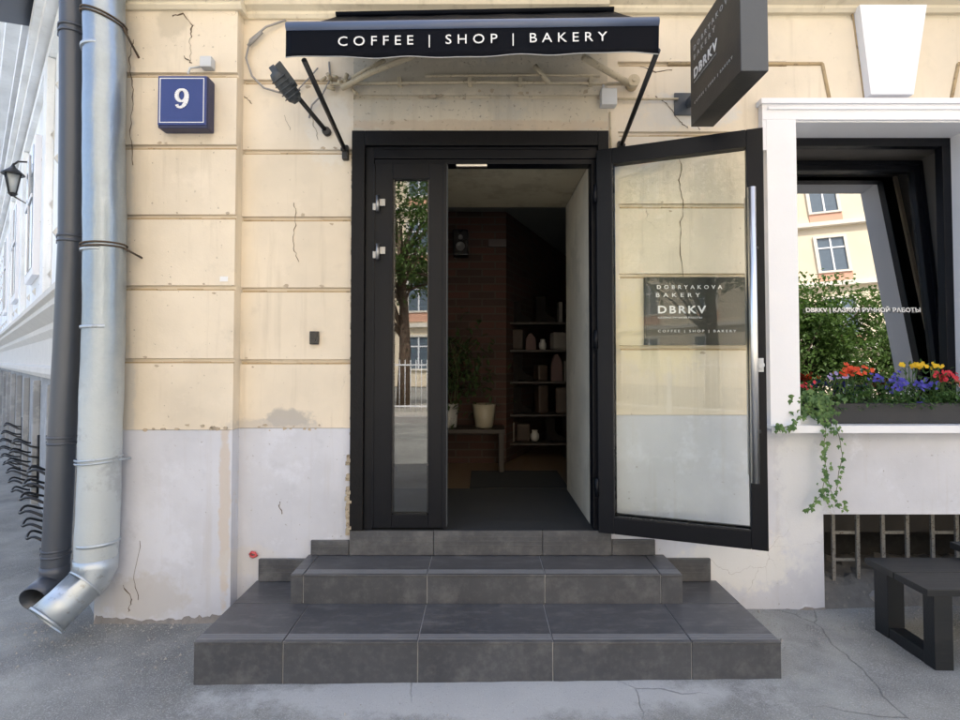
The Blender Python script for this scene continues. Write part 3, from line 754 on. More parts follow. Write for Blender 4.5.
# ------------------------------------------------------------------ SHOP INTERIOR
RX = ax(588, 330, .12)
E = .92
w = MB()
w.box(RX, RX+1.0, .092, E, Z3-.02, otz+.5)
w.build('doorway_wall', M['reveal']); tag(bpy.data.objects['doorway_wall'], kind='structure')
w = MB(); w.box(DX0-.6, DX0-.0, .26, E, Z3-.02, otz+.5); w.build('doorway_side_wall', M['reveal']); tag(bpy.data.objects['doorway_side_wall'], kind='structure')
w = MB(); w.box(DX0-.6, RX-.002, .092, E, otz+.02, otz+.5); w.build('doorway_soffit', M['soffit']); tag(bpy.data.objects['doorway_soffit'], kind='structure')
FZ = Z3-.004
w = MB(); w.box(-2.15, 7.7, E+.0, 8.7, FZ-.2, FZ-.012); w.build('shop_floor', M['floorwood']); tag(bpy.data.objects['shop_floor'], kind='structure')
CZ = 2.86
w = MB(); w.box(-2.15, 7.7, E, 8.7, CZ, CZ+.1); w.box(DX0-.6, 7.7, .3, E, otz+.52, CZ+.1); w.build('shop_ceiling', M['roomceil']); tag(bpy.data.objects['shop_ceiling'], kind='structure')
w = MB()
w.box(-2.15, -2.0, E, 2.0, FZ, CZ); w.box(4.6, 4.7, .27, 6, FZ, CZ); w.box(-2.15, DX0-.6, E-.1, E, FZ, CZ)
w.box(RX+1.0, WX0-.1, .27, .9, FZ, CZ); w.box(WX1+.056, 4.7, .27, .75, FZ, CZ); w.box(WX0-.1, WX1+.05, .27, .75, FZ-.1, WZ0-.03); w.box(WX0-.1, WX1+.05, .27, .75, WZ1+.02, CZ)
w.build('shop_walls', M['dimwall']); tag(bpy.data.objects['shop_walls'], kind='structure')
bx_ = ax(506, 230, 2.0)
w = MB(); poly = [(-2.0, 2.0), (bx_, 2.0), (bx_+1.25, 4.9), (4.6, 4.9), (4.6, 5.1), (bx_+1.1, 5.1), (bx_-.1, 2.2), (-2.0, 2.2)]
w.prism(poly, 'z', FZ-.01, CZ)
tag(w.build('brick_wall', M['brick']), 'bare old brick wall inside the dark shop', 'wall')
w = MB(); c0, c1 = gd(470, 483, FZ), gd(560, 455, FZ)
w.box(c0.x, .66, 1.0, 1.62, FZ-.012, FZ-.002, .003); tag(w.build('door_mat', M['mat']), 'black mat on the floor inside the doorway', 'mat')
# plant stand, pots, plant
st_ = empty('console_table', (-.15, 1.7, FZ-.012), 'dark low wooden table under the plant pots inside the shop', 'table')
w = MB(); w.box(-.85, .20, 1.55, 1.88, .79, .825, .003); w.build('table_top', M['darkwood'], st_)
for x, y in ((-.82, 1.58), (.17, 1.58), (-.82, 1.85), (.17, 1.85)):
    w = MB(); w.box(x-.02, x+.02, y-.02, y+.02, FZ-.012, .789); w.build('leg', M['darkwood'], st_)
w = MB(); w.box(-.75, -.38, 1.60, 1.84, FZ-.01, .74, .01); tag(w.build('storage_crate', simple('old_box', (.10,.085,.07), .8, dirt=((.2,.18,.15), .6))), 'plain crate standing under the low table in the shop', 'crate')
def potprof(r0, r1, h): return [(r0*.9, 0), (r0, .01), (r1, h), (r1-.006, h+.001), (r1-.008, h-.02), (.001, h-.022)]
pc = at(484, 415, 1.70)
w = MB(); w.lathe((pc.x, 1.70, .826), potprof(.078, .108, .21)); tag(w.build('plant_pot', M['pot']), 'round cream pot on the dark table inside the shop', 'pot')
w = MB(); px_ = ax(449, 415, 1.7); w.lathe((px_, 1.70, .826), potprof(.07, .085, .21)); tag(w.build('plant_pot', M['potw']), 'white speckled pot half hidden behind the door stile', 'pot')
def leaf(mb, c, d, up, l, wd, fold=.2):
    d = d.normalized(); s = d.cross(up)
    if s.length < 1e-4: s = Vector((1,0,0))
    s.normalize(); n = s.cross(d)
    a, b, t, q = c, c+d*l*.5+s*wd/2+n*fold*wd, c+d*l, c+d*l*.5-s*wd/2+n*fold*wd
    f = mb.face([a, b, t]); g = mb.face([a, t, q])
def rv(): return Vector((random.gauss(0,1), random.gauss(0,1), random.gauss(0,1))).normalized()
pl = empty('house_plant', (px_, 1.7, 1.0), 'leafy green house plant in the dark beside the brick wall', 'plant')
w = MB()
for i in range(7):
    p = Vector((px_+.02*i-.05, 1.7, 1.0)); w.tube([p, p+Vector((random.uniform(-.1,.1), random.uniform(-.05,.05), .3)), p+Vector((random.uniform(-.25,.3), random.uniform(-.1,.1), .6))], [.006,.005,.003], 6)
w.build('stem', M['stem'], pl)
w = MB()
for i in range(420):
    c = Vector((px_+.06+random.gauss(0,.15), 1.66+random.gauss(0,.09), 1.36+random.gauss(0,.17))); leaf(w, c, (rv()+Vector((0,-.3,-.4))), Vector((0,0,1)), .085, .035)
w.build('foliage', M['houseleaf'], pl, recalc=False)
# wall speaker and small sign
c = at(461, 245, 1.96); sp = empty('wall_speaker', c, 'small black loudspeaker high on the brick wall', 'speaker')
w = MB(); w.box(c.x-.07, c.x+.07, 1.83, 1.998, c.z-.12, c.z+.12, .008); w.build('cabinet', M['blackgloss'], sp)
for dz, r in ((.045, .022), (-.04, .042)):
    w = MB()
    w.lathe((0,0,0), [(r, 0), (r, .006), (r*.8, .008), (r*.5, .002), (.001, .004)], 20)
    bmesh.ops.transform(w.bm, matrix=Matrix.Translation((c.x, 1.829, c.z+dz)) @ Matrix.Rotation(R(90), 4, 'X'), verts=list(w.bm.verts))
    w.build('driver', simple('driver_cone', (.12,.12,.12), .3), sp)
c = at(498, 243, 1.96); w = MB(); w.box(c.x-.09, c.x+.08, 1.95, 1.998, c.z-.035, c.z+.035, .004)
tag(w.build('exit_lamp', simple('unlit_lamp_box', (.08,.06,.055), .4)), 'flat unlit lamp box on the brick wall right of the speaker', 'lamp')
# shelf unit
shx0, shx1 = ax(507, 400, 2.15), 1.45
sh = empty('shelf_unit', (shx0, 2.2, FZ), 'tall black shelf unit stacked with goods against the brick wall', 'shelves')
shz = [.62, .90, 1.22, 1.53, 1.80]
for z in shz: w = MB(); w.box(shx0+.02, shx1, 2.10, 2.42, z-.02, z); w.build('shelf', M['darkwood'], sh)
for x in (shx0, (shx0+shx1)/2-.02, shx1): w = MB(); w.box(x, x+.018, 2.10, 2.42, FZ-.01, 1.84); w.build('side_panel', M['darkwood'], sh)
descr = {0: ['pale paper package', M['pkgA']], 1: ['brown leather case', M['pkgB']], 2: ['rose cloth bag', M['pkgC']]}
rown = ['bottom shelf', 'second shelf up', 'middle shelf', 'fourth shelf up', 'top shelf']
M['pkgD'] = simple('dark_leather', (.010,.008,.007), .75, spec=.15); M['pkgE'] = simple('white_ceramic', (.42,.42,.40), .3)
kinds = [('paper_package','pale paper package','package','pkgA'), ('leather_case','brown leather case','case','pkgB'), ('cloth_bag','rose cloth bag','bag','pkgC'),
         ('leather_boot','dark leather boot','boot','pkgD'), ('ceramic_jar','white ceramic jar','jar','pkgE'), ('book_block','thin pale book','book','pkgA')]
ordn = ['first','second','third','fourth','fifth','sixth','seventh','eighth']
rnd = random.Random(21)
for zi, z in enumerate(shz):
    x = shx0+.03+rnd.uniform(0,.05); n = 0
    while x < shx1-.14 and n < 7:
        k = rnd.choice([0,1,3,3,2,4,5,1,3]); nm, lb, ct, mt = kinds[k]; w = MB(); yo = rnd.uniform(0,.08); room = (shz[zi+1]-z-.03) if zi < 4 else .34
        if k in (0, 1):
            ww = rnd.uniform(.09,.17); h = rnd.uniform(.10, room); a = rnd.uniform(-.3,.3)
            w.box(-ww/2, ww/2, 0, .14, 0, h, .022, Matrix.Translation((x+ww/2, 2.13+yo, z+.001)) @ Matrix.Rotation(a, 4, 'Z'))
        elif k == 2:
            ww = rnd.uniform(.10,.16); h = rnd.uniform(.14, room); p = [(x,z+.001),(x+ww,z+.001),(x+ww*.96,z+h*.7),(x+ww*.75,z+h*.86),(x+ww*.55,z+h),(x+ww*.4,z+h*.98),(x+ww*.2,z+h*.84),(x+ww*.03,z+h*.66)]
            w.prism(p, 'y', 2.13+yo, 2.24+yo)
        elif k == 3:
            ww = .20; h = min(room, rnd.uniform(.22,.30)); p = [(0,.001),(.05,.001),(.055,.02),(.20,.001),(.215,.03),(.20,.05),(.13,.075),(.10,.11),(.105,h),(.0,h*.96),(.01,.12)]
            w.prism([(x+q[0]*.9, z+q[1]) for q in p], 'y', 2.13+yo, 2.21+yo)
        elif k == 4:
            ww = rnd.uniform(.07,.12); h = rnd.uniform(.09,.20); w.lathe((x+ww/2, 2.18+yo, z+.001), [(ww*.35,0),(ww*.5,.03),(ww*.48,h*.6),(ww*.28,h*.82),(ww*.33,h)], 14)
        else:
            ww = .035; h = rnd.uniform(.16,.22); w.box(x, x+ww, 2.13+yo, 2.28+yo, z+.001, z+min(h, room), .002)
        tag(w.build(nm, M[mt]), '%s, %s from the left on the %s' % (lb, ordn[n], rown[zi]), ct, 'goods on the shop shelves')
        x += ww+rnd.uniform(.01, .07); n += 1

# ------------------------------------------------------------------ AWNING
aw = empty('awning', (0, 0, 3.2), 'navy cloth awning with white lettering over the shop door', 'awning')
AY = -.675
al, ar = at(286, 58, AY), at(659, 52, AY)
al_t, ar_t = at(286, 29, AY), at(659, 24, AY)
nx = 60; w = MB()
def lerp(a, b, t): return a+(b-a)*t
rows = []
for j in range(7):
    r_ = []
    for i in range(nx+1):
        t = i/nx; top = al_t.lerp(ar_t, t); bot = al.lerp(ar, t)
        q = top.lerp(bot, j/6); q.y += -.003*math.sin(t*17)*j/6-.004*math.sin(t*41+1)*(j/6)**2
        if j == 6: q.z += .004*math.sin(t*23)+.003*math.sin(t*11)-(.006*math.sin(math.pi*t))
        r_.append(w.bm.verts.new(q))
    rows.append(r_)
for j in range(6):
    for i in range(nx):
        f = w.bm.faces.new((rows[j][i], rows[j][i+1], rows[j+1][i+1], rows[j+1][i])); f.smooth = True
val = w.build('valance', M['awning'], aw)
md = val.modifiers.new('thick', 'SOLIDIFY'); md.thickness = .003; md.offset = 0
w = MB()
pts = [al.lerp(ar, i/nx)+Vector((0, -.003*math.sin(i/nx*17)-.004*math.sin(i/nx*41+1)-.001, .004*math.sin(i/nx*23)+.003*math.sin(i/nx*11)-.006*math.sin(math.pi*i/nx))) for i in range(nx+1)]
w.tube(pts, .0022, 6); w.build('hem_piping', M['dimletter'], aw)
# front roll and cloth roof
w = MB(); w.tube([al_t+Vector((0,.015,.012)), ar_t+Vector((0,.015,.012))], .027, 16); w.build('front_bar', M['awning_sheen'], aw)
wl, wr = at(338, 19, 0), at(612, 14, 0)
w = MB(); rows = []
for j in range(9):
    t = j/8; A_ = (al_t+Vector((0,.02,.028))).lerp(wl+Vector((0,-.02,0)), t); B_ = (ar_t+Vector((0,.02,.028))).lerp(wr+Vector((0,-.02,0)), t)
    rr = []
    for i in range(31):
        q = A_.lerp(B_, i/30); q.z += -.010*math.sin(math.pi*t)*1+.002*math.sin(i*1.1); rr.append(w.bm.verts.new(q))
    rows.append(rr)
for j in range(8):
    for i in range(30):
        f = w.bm.faces.new((rows[j][i], rows[j][i+1], rows[j+1][i+1], rows[j+1][i])); f.smooth = True
rf = w.build('cloth_roof', M['awning'], aw); md = rf.modifiers.new('thick', 'SOLIDIFY'); md.thickness = .003; md.offset = 0
w = MB()
w.tube([wl+Vector((0,-.04,.0)), wr+Vector((0,-.04,.0))], .014, 14); w.build('roller', M['awning'], aw)
for a, b in (((304, 60), (345, 150)), ((658, 50), (621, 146))):
    p, q = at(a[0], a[1], AY+.02), at(b[0], b[1], -.03)
    w = MB(); w.tube([p, q], .0125, 12); w.build('arm', M['blackiron'], aw)
    w = MB(); w.obb(q+Vector((0,.012,-.012)), (.018,0,0), (0,.018,0), (0,0,.042), .008); w.tube([q+Vector((-.02,-.01,0)), q+Vector((.02,-.01,0))], .011, 10); w.tube([q+Vector((0,.0,0)), q+Vector((0,.04,0))], .014, 10); w.build('arm_foot', M['blackiron'], aw)
tc = al.lerp(ar, .5)
ex = (ar-al).normalized(); tl = at(338, 49, AY-.010); tr = at(607, 44, AY-.010); tm = (tl+tr)/2
text_obj('lettering', 'COFFEE | SHOP | BAKERY', M['letter'], tm+Vector((0,-.0,0)), ((tr-tl)).normalized(), (0,0,1), width=(tr-tl).length, height=.056, spacing=1.6, bold=-.004, thick=.002, parent=aw)

# folding awning arms painted over, rusted conduit on the wall above the door
w = MB()
w.tube([at(330,84,-.03), at(470,82,-.03), at(628,84,-.03)], .010, 8); w.tube([at(425,76,-.028), at(545,75,-.028), at(600,76,-.028)], .008, 8)
w.tube([at(342,88,-.05), at(372,72,-.12), at(415,55,-.25)], .016, 10); w.tube([at(352,78,-.05), at(385,60,-.10)], .012, 8)
w.tube([at(583,57,-.20), at(630,84,-.04)], .018, 10); w.tube([at(535,66,-.04), at(540,72,-.05), at(549,83,-.04)], .014, 10)
for p in ((632,84),):
    q = at(*p, -.02); w.tube([q+Vector((0,-.045,0)), q+Vector((0,.02,0))], .034, 16); w.tube([q+Vector((0,-.052,0)), q+Vector((0,-.045,0))], .012, 10)
for k in range(16):
    q = at(338+random.uniform(-12,20), 84+random.uniform(-7,6), -.03); w.tube([q, q+rv()*.045], random.uniform(.006,.012), 6)
for x in (400, 470, 520, 590): q = at(x, 83, -.01); w.box(q.x-.012, q.x+.012, -.045, .0, q.z-.02, q.z+.02, .003)
tag(w.build('old_conduit', M['conduit']), 'cream painted conduit and old bracket arms under the awning', 'conduit')
w = MB()
w.tube([at(286,20,-.02), at(266,27,-.03), at(250,40,-.03), at(246,58,-.03), at(252,76,-.03), at(264,88,-.03), at(285,94,-.02)], .006, 8)
w.tube([at(262,32,-.025), at(248,46,-.03)], .009, 8)
w.tube([at(329,62,-.01), at(330,80,-.02), at(322,95,-.03), at(312,105,-.02), at(309,118,-.01)], .005, 8); w.tube([at(296,92,-.02), at(318,68,-.02)], .004, 8)
tag(w.build('looped_cable', M['cable']), 'pale grey cable looping on the wall left of the awning', 'cable')
# rod mounted dark lamp head left of the awning
fl = empty('wall_spotlight', at(327, 132, 0), 'dark grey spotlight head on a black rod left of the awning', 'spotlight')
q0 = at(327, 132, -.01); q1 = at(292, 90, -.21)
w = MB(); w.tube([q0, q1], .013, 12); w.tube([q0+Vector((0,.02,0)), q0+Vector((0,-.02,0))], .024, 12); w.build('rod', M['blackiron'], fl)
h0, h1 = at(298, 102, -.19), at(271, 66, -.30)
d = (h1-h0); w = MB(); w.tube([h0, h0+d*.08, h0+d*.12, h0+d*.6, h0+d*.75, h0+d*.85, h0+d*.87, h1], [.022,.032,.040,.046,.042,.034,.018,.016], 14)
for k in range(5):
    s_ = h0+d*(.18+.12*k); w.tube([s_, s_+d*.03], .051, 14)
w.obb(h0+d*.5+Vector((.02,-.03,.03)), tuple(d.normalized()*.06), (.014,0,.014), (0,.02,0), .006)
w.build('housing', M['devgrey'], fl)

# ------------------------------------------------------------------ BLADE SIGN
bx0, bx1, by0, by1 = 1.125, 1.245, -.222, -.765
bz0 = (az(745, 71, by1)+az(697, 127, by0))/2; bz1 = bz0+.475
bs = empty('blade_sign', (1.18, -.05, bz0+.1), 'charcoal box sign sticking out from the wall above the open door leaf', 'sign')
w = MB(); w.box(bx0, bx1, by1+.004, by0, bz0, bz1, .003); w.build('sign_box', M['signface'], bs)
w = MB(); w.box(bx0+.001, bx1-.001, by1-.001, by1+.006, bz0+.001, bz1-.001, .001); w.build('end_panel', M['signedge'], bs)
w = MB(); q = at(684, 104, -.01); w.box(q.x-.055, q.x+.06, -.012, .0, q.z-.065, q.z+.065, .002); w.box(q.x+.01, q.x+.04, by0+.002, -.012, q.z-.02, q.z+.02, .002)
w.build('wall_bracket', M['signedge'], bs)
yl = by0-.05
def bt(body, z, wd, h, bold=0, m='letter', sp_=1.0, off=0):
    text_obj('lettering', body, M[m], (bx0-.001, yl-off, z), (0,-1,0), (0,0,1), width=wd, height=h, spacing=sp_, bold=bold, parent=bs, fitpos='left')
    return
bpy_w = .44
def left_text(body, z, wd, h, bold=0, m='letter', sp_=1.0):
    text_obj('lettering', body, M[m], (bx0-.0012, yl-wd/2, z), (0,-1,0), (0,0,1), width=wd, height=h, spacing=sp_, bold=bold, parent=bs)
left_text('DOBRYAKOVA', bz0+.385, .42, .026, 0, 'dimletter', 1.8); left_text('BAKERY', bz0+.335, .25, .026, 0, 'dimletter', 1.8)
left_text('DBRKV', bz0+.235, .27, .052, .02, 'letter', 1.25); left_text('КАЗАКИ РУЧНОЙ РАБОТЫ', bz0+.212, .26, .011, 0, 'dimletter')
left_text('COFFEE | SHOP | BAKERY', bz0+.095, .42, .016, 0, 'dimletter', 1.6)
# junction box and thin tube to the sign
q = at(608, 99, -.02); w = MB(); w.box(q.x-.045, q.x+.045, -.055, 0, q.z-.048, q.z+.048, .006); w.tube([(q.x-.03, -.035, q.z+.05), (q.x-.03, -.035, q.z+.075)], .006, 8); w.tube([(q.x-.035,-.03,q.z+.035),(q.x-.035,-.058,q.z+.035)], .004, 6)
tag(w.build('junction_box', M['plasticgrey']), 'pale square junction box over the right corner of the door frame', 'junction box')
w = MB(); w.tube([at(618, 99, -.02), at(678, 99, -.02)], .007, 8); w.tube([at(610, 112, -.012), at(611, 150, -.012)], .005, 8)
tag(w.build('sign_feed_pipe', M['conduit']), 'thin pipe running from the junction box to the blade sign', 'pipe')

# wall sign seen through the open leaf
m0, m1 = at(645, 277, -.03), at(741, 345, -.03)
ws = empty('wall_sign', ((m0.x+m1.x)/2, -.02, (m0.z+m1.z)/2), 'dark framed shop sign on the wall seen through the open door leaf', 'sign')
w = MB(); w.box(m0.x, m1.x+.03, -.035, 0, m1.z, m0.z, .003); w.build('sign_panel', simple('dark_olive_sign', (.030,.033,.028), .35, var=.2), ws)
def st_(body, px0, px1, py, h, bold=0, m='letter', sp_=1.0):
    a, b = at(px0, py, -.036), at(px1, py, -.036)
    text_obj('lettering', body, M[m], (a+b)/2+Vector((0,-.0012,0)), (1,0,0), (0,0,1), width=b.x-a.x, height=h, spacing=sp_, bold=bold, parent=ws)
st_('DOBRYAKOVA', 657, 722, 289, .022, .005, 'letter', 1.9); st_('BAKERY', 656, 700, 297, .022, .005, 'letter', 1.9)
st_('DBRKV', 658, 706, 313.5, .044, .022, 'letter', 1.3); st_('КАЗАКИ РУЧНОЙ РАБОТЫ', 658, 702, 318.5, .013)
st_('COFFEE | SHOP | BAKERY', 658, 736, 333, .018, 0, 'letter', 1.6)

# ------------------------------------------------------------------ HOUSE NUMBER
n0, n1 = at(158, 76, -.165), at(206, 125, -.165)
hn = empty('house_number_sign', ((n0.x+n1.x)/2, -.14, (n0.z+n1.z)/2), 'blue light box with the house number 9 on the pilaster', 'sign')
w = MB(); w.box(n0.x-.002, n1.x+.004, -.160, -.081, n1.z-.014, n0.z+.004, .010); w.build('housing', M['bluedark'], hn)
w = MB(); w.box(n0.x+.002, n1.x, -.166, -.159, n1.z, n0.z, .003); w.build('face_panel', M['blue'], hn)
w = MB(); bw = .004; i = .012
for b in ((n0.x+i, n1.x-i, n0.z-i-bw, n0.z-i), (n0.x+i, n1.x-i, n1.z+i, n1.z+i+bw), (n0.x+i, n0.x+i+bw, n1.z+i+bw, n0.z-i-bw), (n1.x-i-bw, n1.x-i, n1.z+i+bw, n0.z-i-bw)):
    w.box(b[0], b[1], -.1682, -.166, b[2], b[3])
w.build('border_line', M['letter'], hn)
# digit drawn as thick and thin strokes
w = MB(); cx_, cz_ = (n0.x+n1.x)/2, (n0.z+n1.z)/2+.022
def stroke(pts, Y0=-.1685):
    for (a, b) in zip(pts, pts[1:]):
        (x0, z0, r0), (x1, z1_, r1) = a, b
        d = Vector((x1-x0, 0, z1_-z0)); n = Vector((-d.z, 0, d.x)).normalized()
        w.face([Vector((x0,Y0,z0))+n*r0, Vector((x1,Y0,z1_))+n*r1, Vector((x1,Y0,z1_))-n*r1, Vector((x0,Y0,z0))-n*r0])
rr = []
for k in range(25):
    a = 2*math.pi*k/24; rr.append((cx_+.027*math.cos(a), cz_+.005+.032*math.sin(a), .006+.0065*abs(math.cos(a))))
stroke(rr)
tail = [(cx_+.027, cz_+.005, .0125), (cx_+.027, cz_-.015, .0125), (cx_+.020, cz_-.04, .0115), (cx_+.005, cz_-.058, .008), (cx_-.012, cz_-.062, .006), (cx_-.024, cz_-.054, .008), (cx_-.026, cz_-.046, .009)]
stroke(tail, -.1687)
nmo = w.build('numeral', M['letter'], hn); md = nmo.modifiers.new('thick', 'SOLIDIFY'); md.thickness = .0015; md.offset = 0
q = at(208, 64, -.10); w = MB(); w.box(q.x-.032, q.x+.032, -.13, -.08, q.z-.03, q.z+.03, .005); w.tube([at(188,74,-.14), at(190,68,-.12), at(200,67,-.10)], .006, 8)
tag(w.build('junction_box', M['plasticgrey']), 'small pale junction box on top of the blue number sign', 'junction box')
q = at(315, 338, 0); w = MB(); w.box(q.x-.026, q.x+.026, -.020, 0, q.z-.038, q.z+.038, .005); w.box(q.x-.016, q.x+.016, -.023, -.019, q.z-.005, q.z+.028, .001)
tag(w.build('door_bell', M['blackgloss']), 'small black bell push on the bare wall left of the door', 'bell')
q = at(224, 279, -.08); w = MB(); w.box(q.x-.022, q.x+.022, -.083, -.08, q.z-.014, q.z+.014); tag(w.build('sticker', M['letter']), 'tiny white sticker on the pilaster edge', 'sticker')
q = at(254, 554, -.01); w = MB(); w.tube([q+Vector((-.02,-.005,0)), q+Vector((-.008,-.012,.014)), q+Vector((.010,-.012,.010)), q+Vector((.018,-.008,-.006)), q+Vector((0,-.008,-.014)), q+Vector((-.018,-.006,-.006))], .008, 7)
tag(w.build('red_plug', M['redplastic']), 'faded red plastic plug in the wall beside the steps', 'plug')

# ------------------------------------------------------------------ DOWNPIPES
gp = empty('galvanised_downpipe', at(93, 610, -.2), 'wide galvanised downpipe with a bright shoe at its foot', 'downpipe')
GY = -.20
cl = [(104,-90),(104,0),(105,60),(104,140),(105,230),(104,330),(101,420),(99,500),(96,566)]
pts = [at(x, y, GY) for x, y in cl]
rad = []
dense = []
for i in range(len(pts)-1):
    for k in range(6): dense.append(pts[i].lerp(pts[i+1], k/6))
dense.append(pts[-1])
rg = .098
w = MB(); 
w.tube(dense, [rg*(1+.012*math.sin(i*1.7)+.01*math.sin(i*.6)) for i in range(len(dense))], 28, cap=False)
w.build('pipe_body', M['galv'], gp)
for yy in (50, 250, 326, 540):
    w = MB()
    a = at(103 if yy < 400 else 98, yy, GY); b = at(103 if yy < 400 else 98, yy+3, GY); w.tube([a, b], rg*1.035, 28)
    w.build('seam_ring', M['zinc'], gp)
e0 = pts[-1]; e1 = e0+Vector((-.015,-.02,-.06)); e2 = e0+Vector((-.10,-.07,-.13)); e3 = Vector((gd(46, 622, .11).x, -.30, .09)); 
e3 = at(47, 620, -.38)
w = MB(); w.tube([e0+Vector((0,0,.05)), e0, e1, e1.lerp(e3, .12), e1.lerp(e3,.6), e3], [rg*1.03, rg*1.03, rg*1.0, rg*.95, rg*.93, rg*.98], 28, cap=False)
dd = (e3-e1).normalized(); w.tube([e3-dd*.004, e3+dd*.008], rg*1.02, 28, cap=False)
w.tube([e1.lerp(e3,.10), e1.lerp(e3,.10)+dd*.012], rg*1.0, 28, cap=False)
sh_ = w.build('shoe', M['zinc'], gp); md = sh_.modifiers.new('thick', 'SOLIDIFY'); md.thickness = .004; md.offset = -1
for yy, x2, y2 in ((22, 139, 58), (249, 142, 258), (461, 131, 458)):
    c = at(104 if yy < 400 else 99, yy, GY); w = MB(); ring = []
    for k in range(25):
        a = 2*math.pi*k/24; ring.append(c+Vector((math.cos(a)*(rg+.006), math.sin(a)*(rg+.006), .03*math.cos(a)*(-1 if yy == 22 else .2))))
    for dz in (0, .018): w.tube([p+Vector((0,0,dz)) for p in ring], .005, 6)
    w.tube([ring[0], at(x2, y2, -.08)], .006, 8)
    w.build('clamp', M['rust'] if yy < 400 else M['zinc'], gp)
dp_ = empty('dark_downpipe', at(55, 600, -.2), 'slim dark grey downpipe behind the galvanised one', 'downpipe')
DYY = -.12
cl = [(73,-90),(73,0),(73,120),(72,240),(67,350),(62,440),(58,520),(55,572)]
pts = [at(x, y, DYY) for x, y in cl]; rd = .062
w = MB(); dn = []
for i in range(len(pts)-1):
    for k in range(4): dn.append(pts[i].lerp(pts[i+1], k/4))
dn.append(pts[-1]); w.tube(dn, [rd*(1+.06*(i/len(dn))) for i in range(len(dn))], 24, cap=False); w.build('pipe_body', M['darkpipe'], dp_)
e0 = pts[-1]; e3 = at(33, 600, -.26); e1 = e0+Vector((-.01,-.01,-.05))
w = MB(); w.tube([e0+Vector((0,0,.04)), e0, e1, e1.lerp(e3,.3), e3], [rd*1.1, rd*1.1, rd*1.08, rd*1.06, rd*1.1], 24, cap=False); o = w.build('shoe', M['darkpipe'], dp_); md = o.modifiers.new('t', 'SOLIDIFY'); md.thickness = .004; md.offset = -1
for yy, xx in ((30,73),(36,73),(238,72),(243,72),(438,62),(444,62),(550,56),(556,56)):
    c = at(xx, yy, DYY); w = MB(); w.tube([c, c+Vector((0,0,.012))], rd*1.11, 24); w.box(c.x-rd*1.3, c.x-rd*1.0, c.y-.012, c.y+.012, c.z-.006, c.z+.016, .002)
    w.build('clamp', M['darkpipe'], dp_)

# ------------------------------------------------------------------ BASEMENT NICHE, GRATE
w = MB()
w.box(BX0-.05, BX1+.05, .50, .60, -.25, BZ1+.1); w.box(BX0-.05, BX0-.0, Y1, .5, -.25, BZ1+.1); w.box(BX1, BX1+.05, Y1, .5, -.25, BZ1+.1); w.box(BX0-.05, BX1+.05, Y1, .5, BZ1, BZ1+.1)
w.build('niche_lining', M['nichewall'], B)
bm = bmesh.new(); gx = [BX0+i*.045 for i in range(int((BX1-BX0)/.045)+1)]; gy = [-.05, .0, .05, .10, .16, .22, .30, .38, .46, .52]
gv = [[bm.verts.new((x, y, -.012 + min(.15, max(0, (y+.03))*.95) + random.uniform(-.016,.016)*(y > 0))) for x in gx] for y in gy]
for j in range(len(gy)-1):
    for i in range(len(gx)-1): bm.faces.new((gv[j][i], gv[j][i+1], gv[j+1][i+1], gv[j+1][i]))
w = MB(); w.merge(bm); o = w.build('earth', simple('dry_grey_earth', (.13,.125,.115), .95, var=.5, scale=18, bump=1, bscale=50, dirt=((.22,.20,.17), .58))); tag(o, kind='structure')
gr = empty('basement_grate', (2.5, .14, .1), 'flaking iron grate of welded bars in the basement opening', 'grate')
for i in range(10):
    x = BX0+.145+(i//2)*.295+(.145 if i % 2 else 0)
    if x > BX1-.03: break
    w = MB(); w.box(x-.010, x+.010, .125, .137, .10+random.uniform(0,.03), BZ1+.0); w.build('bar', M['gratebar'], gr)
for z, r_ in ((BZ1-.15, .009), (BZ1-.31, .008)):
    for i in range(5):
        x = BX0+.145+i*.295
        if x > BX1-.2: break
        w = MB(); w.box(x, x+.145, .139, .149, z-r_, z+r_); w.build('cross_bar', M['gratebar'], gr)
def stone(c, r, mat, name, lab, cat, grp):
    bm = bmesh.new(); bmesh.ops.create_icosphere(bm, subdivisions=1, radius=r)
    for v in bm.verts: v.co = Vector((v.co.x*random.uniform(.8,1.3), v.co.y*random.uniform(.7,1.2), v.co.z*random.uniform(.4,.7)))+Vector(c)
    w = MB(); w.merge(bm); return tag(w.build(name, mat), lab, cat, grp)
for i, (px, py, r) in enumerate(((850,583,.075),(905,584,.09),(938,588,.06))):
    q = gd(px, py+6); stone((q.x, .06+.05*i, .05+.045*i), r, M['rubble'], 'rubble_stone', 'pale rubble lump in the basement opening, %s from its left end' % ['first','second','third'][i], 'stone', 'rubble in the basement opening')
# loose grit near the wall foot: nobody could count it
w = MB()
for i in range(3200):
    if random.random() < .6: x = random.uniform(1.4, 3.4); y = random.uniform(-.45, .1)*random.random()**.3
    elif random.random() < .6: x = random.uniform(-2.6, -1.2); y = -random.random()**2*.5-.09
    else: x = random.uniform(-2.8, 3.2); y = random.uniform(-1.2, -.1)
    if -1.33 < x < 1.37 and y > -.72: continue
    r = random.uniform(.002, .006)*(2.4 if random.random() < .04 else 1)
    z = gz(x, y); v = [Vector((x, y, z+r*.6))+Vector((math.cos(a)*r*random.uniform(.6,1.2), math.sin(a)*r, -r*.8)) for a in (0, 2.1, 4.2)]
    t = Vector((x+random.uniform(-r,r)*.3, y, z+r))
    w.face([v[0], v[1], t]); w.face([v[1], v[2], t]); w.face([v[2], v[0], t])
tag(w.build('loose_grit', M['grit'], recalc=False), 'loose grit and crumbs of render on the asphalt', kind='stuff')

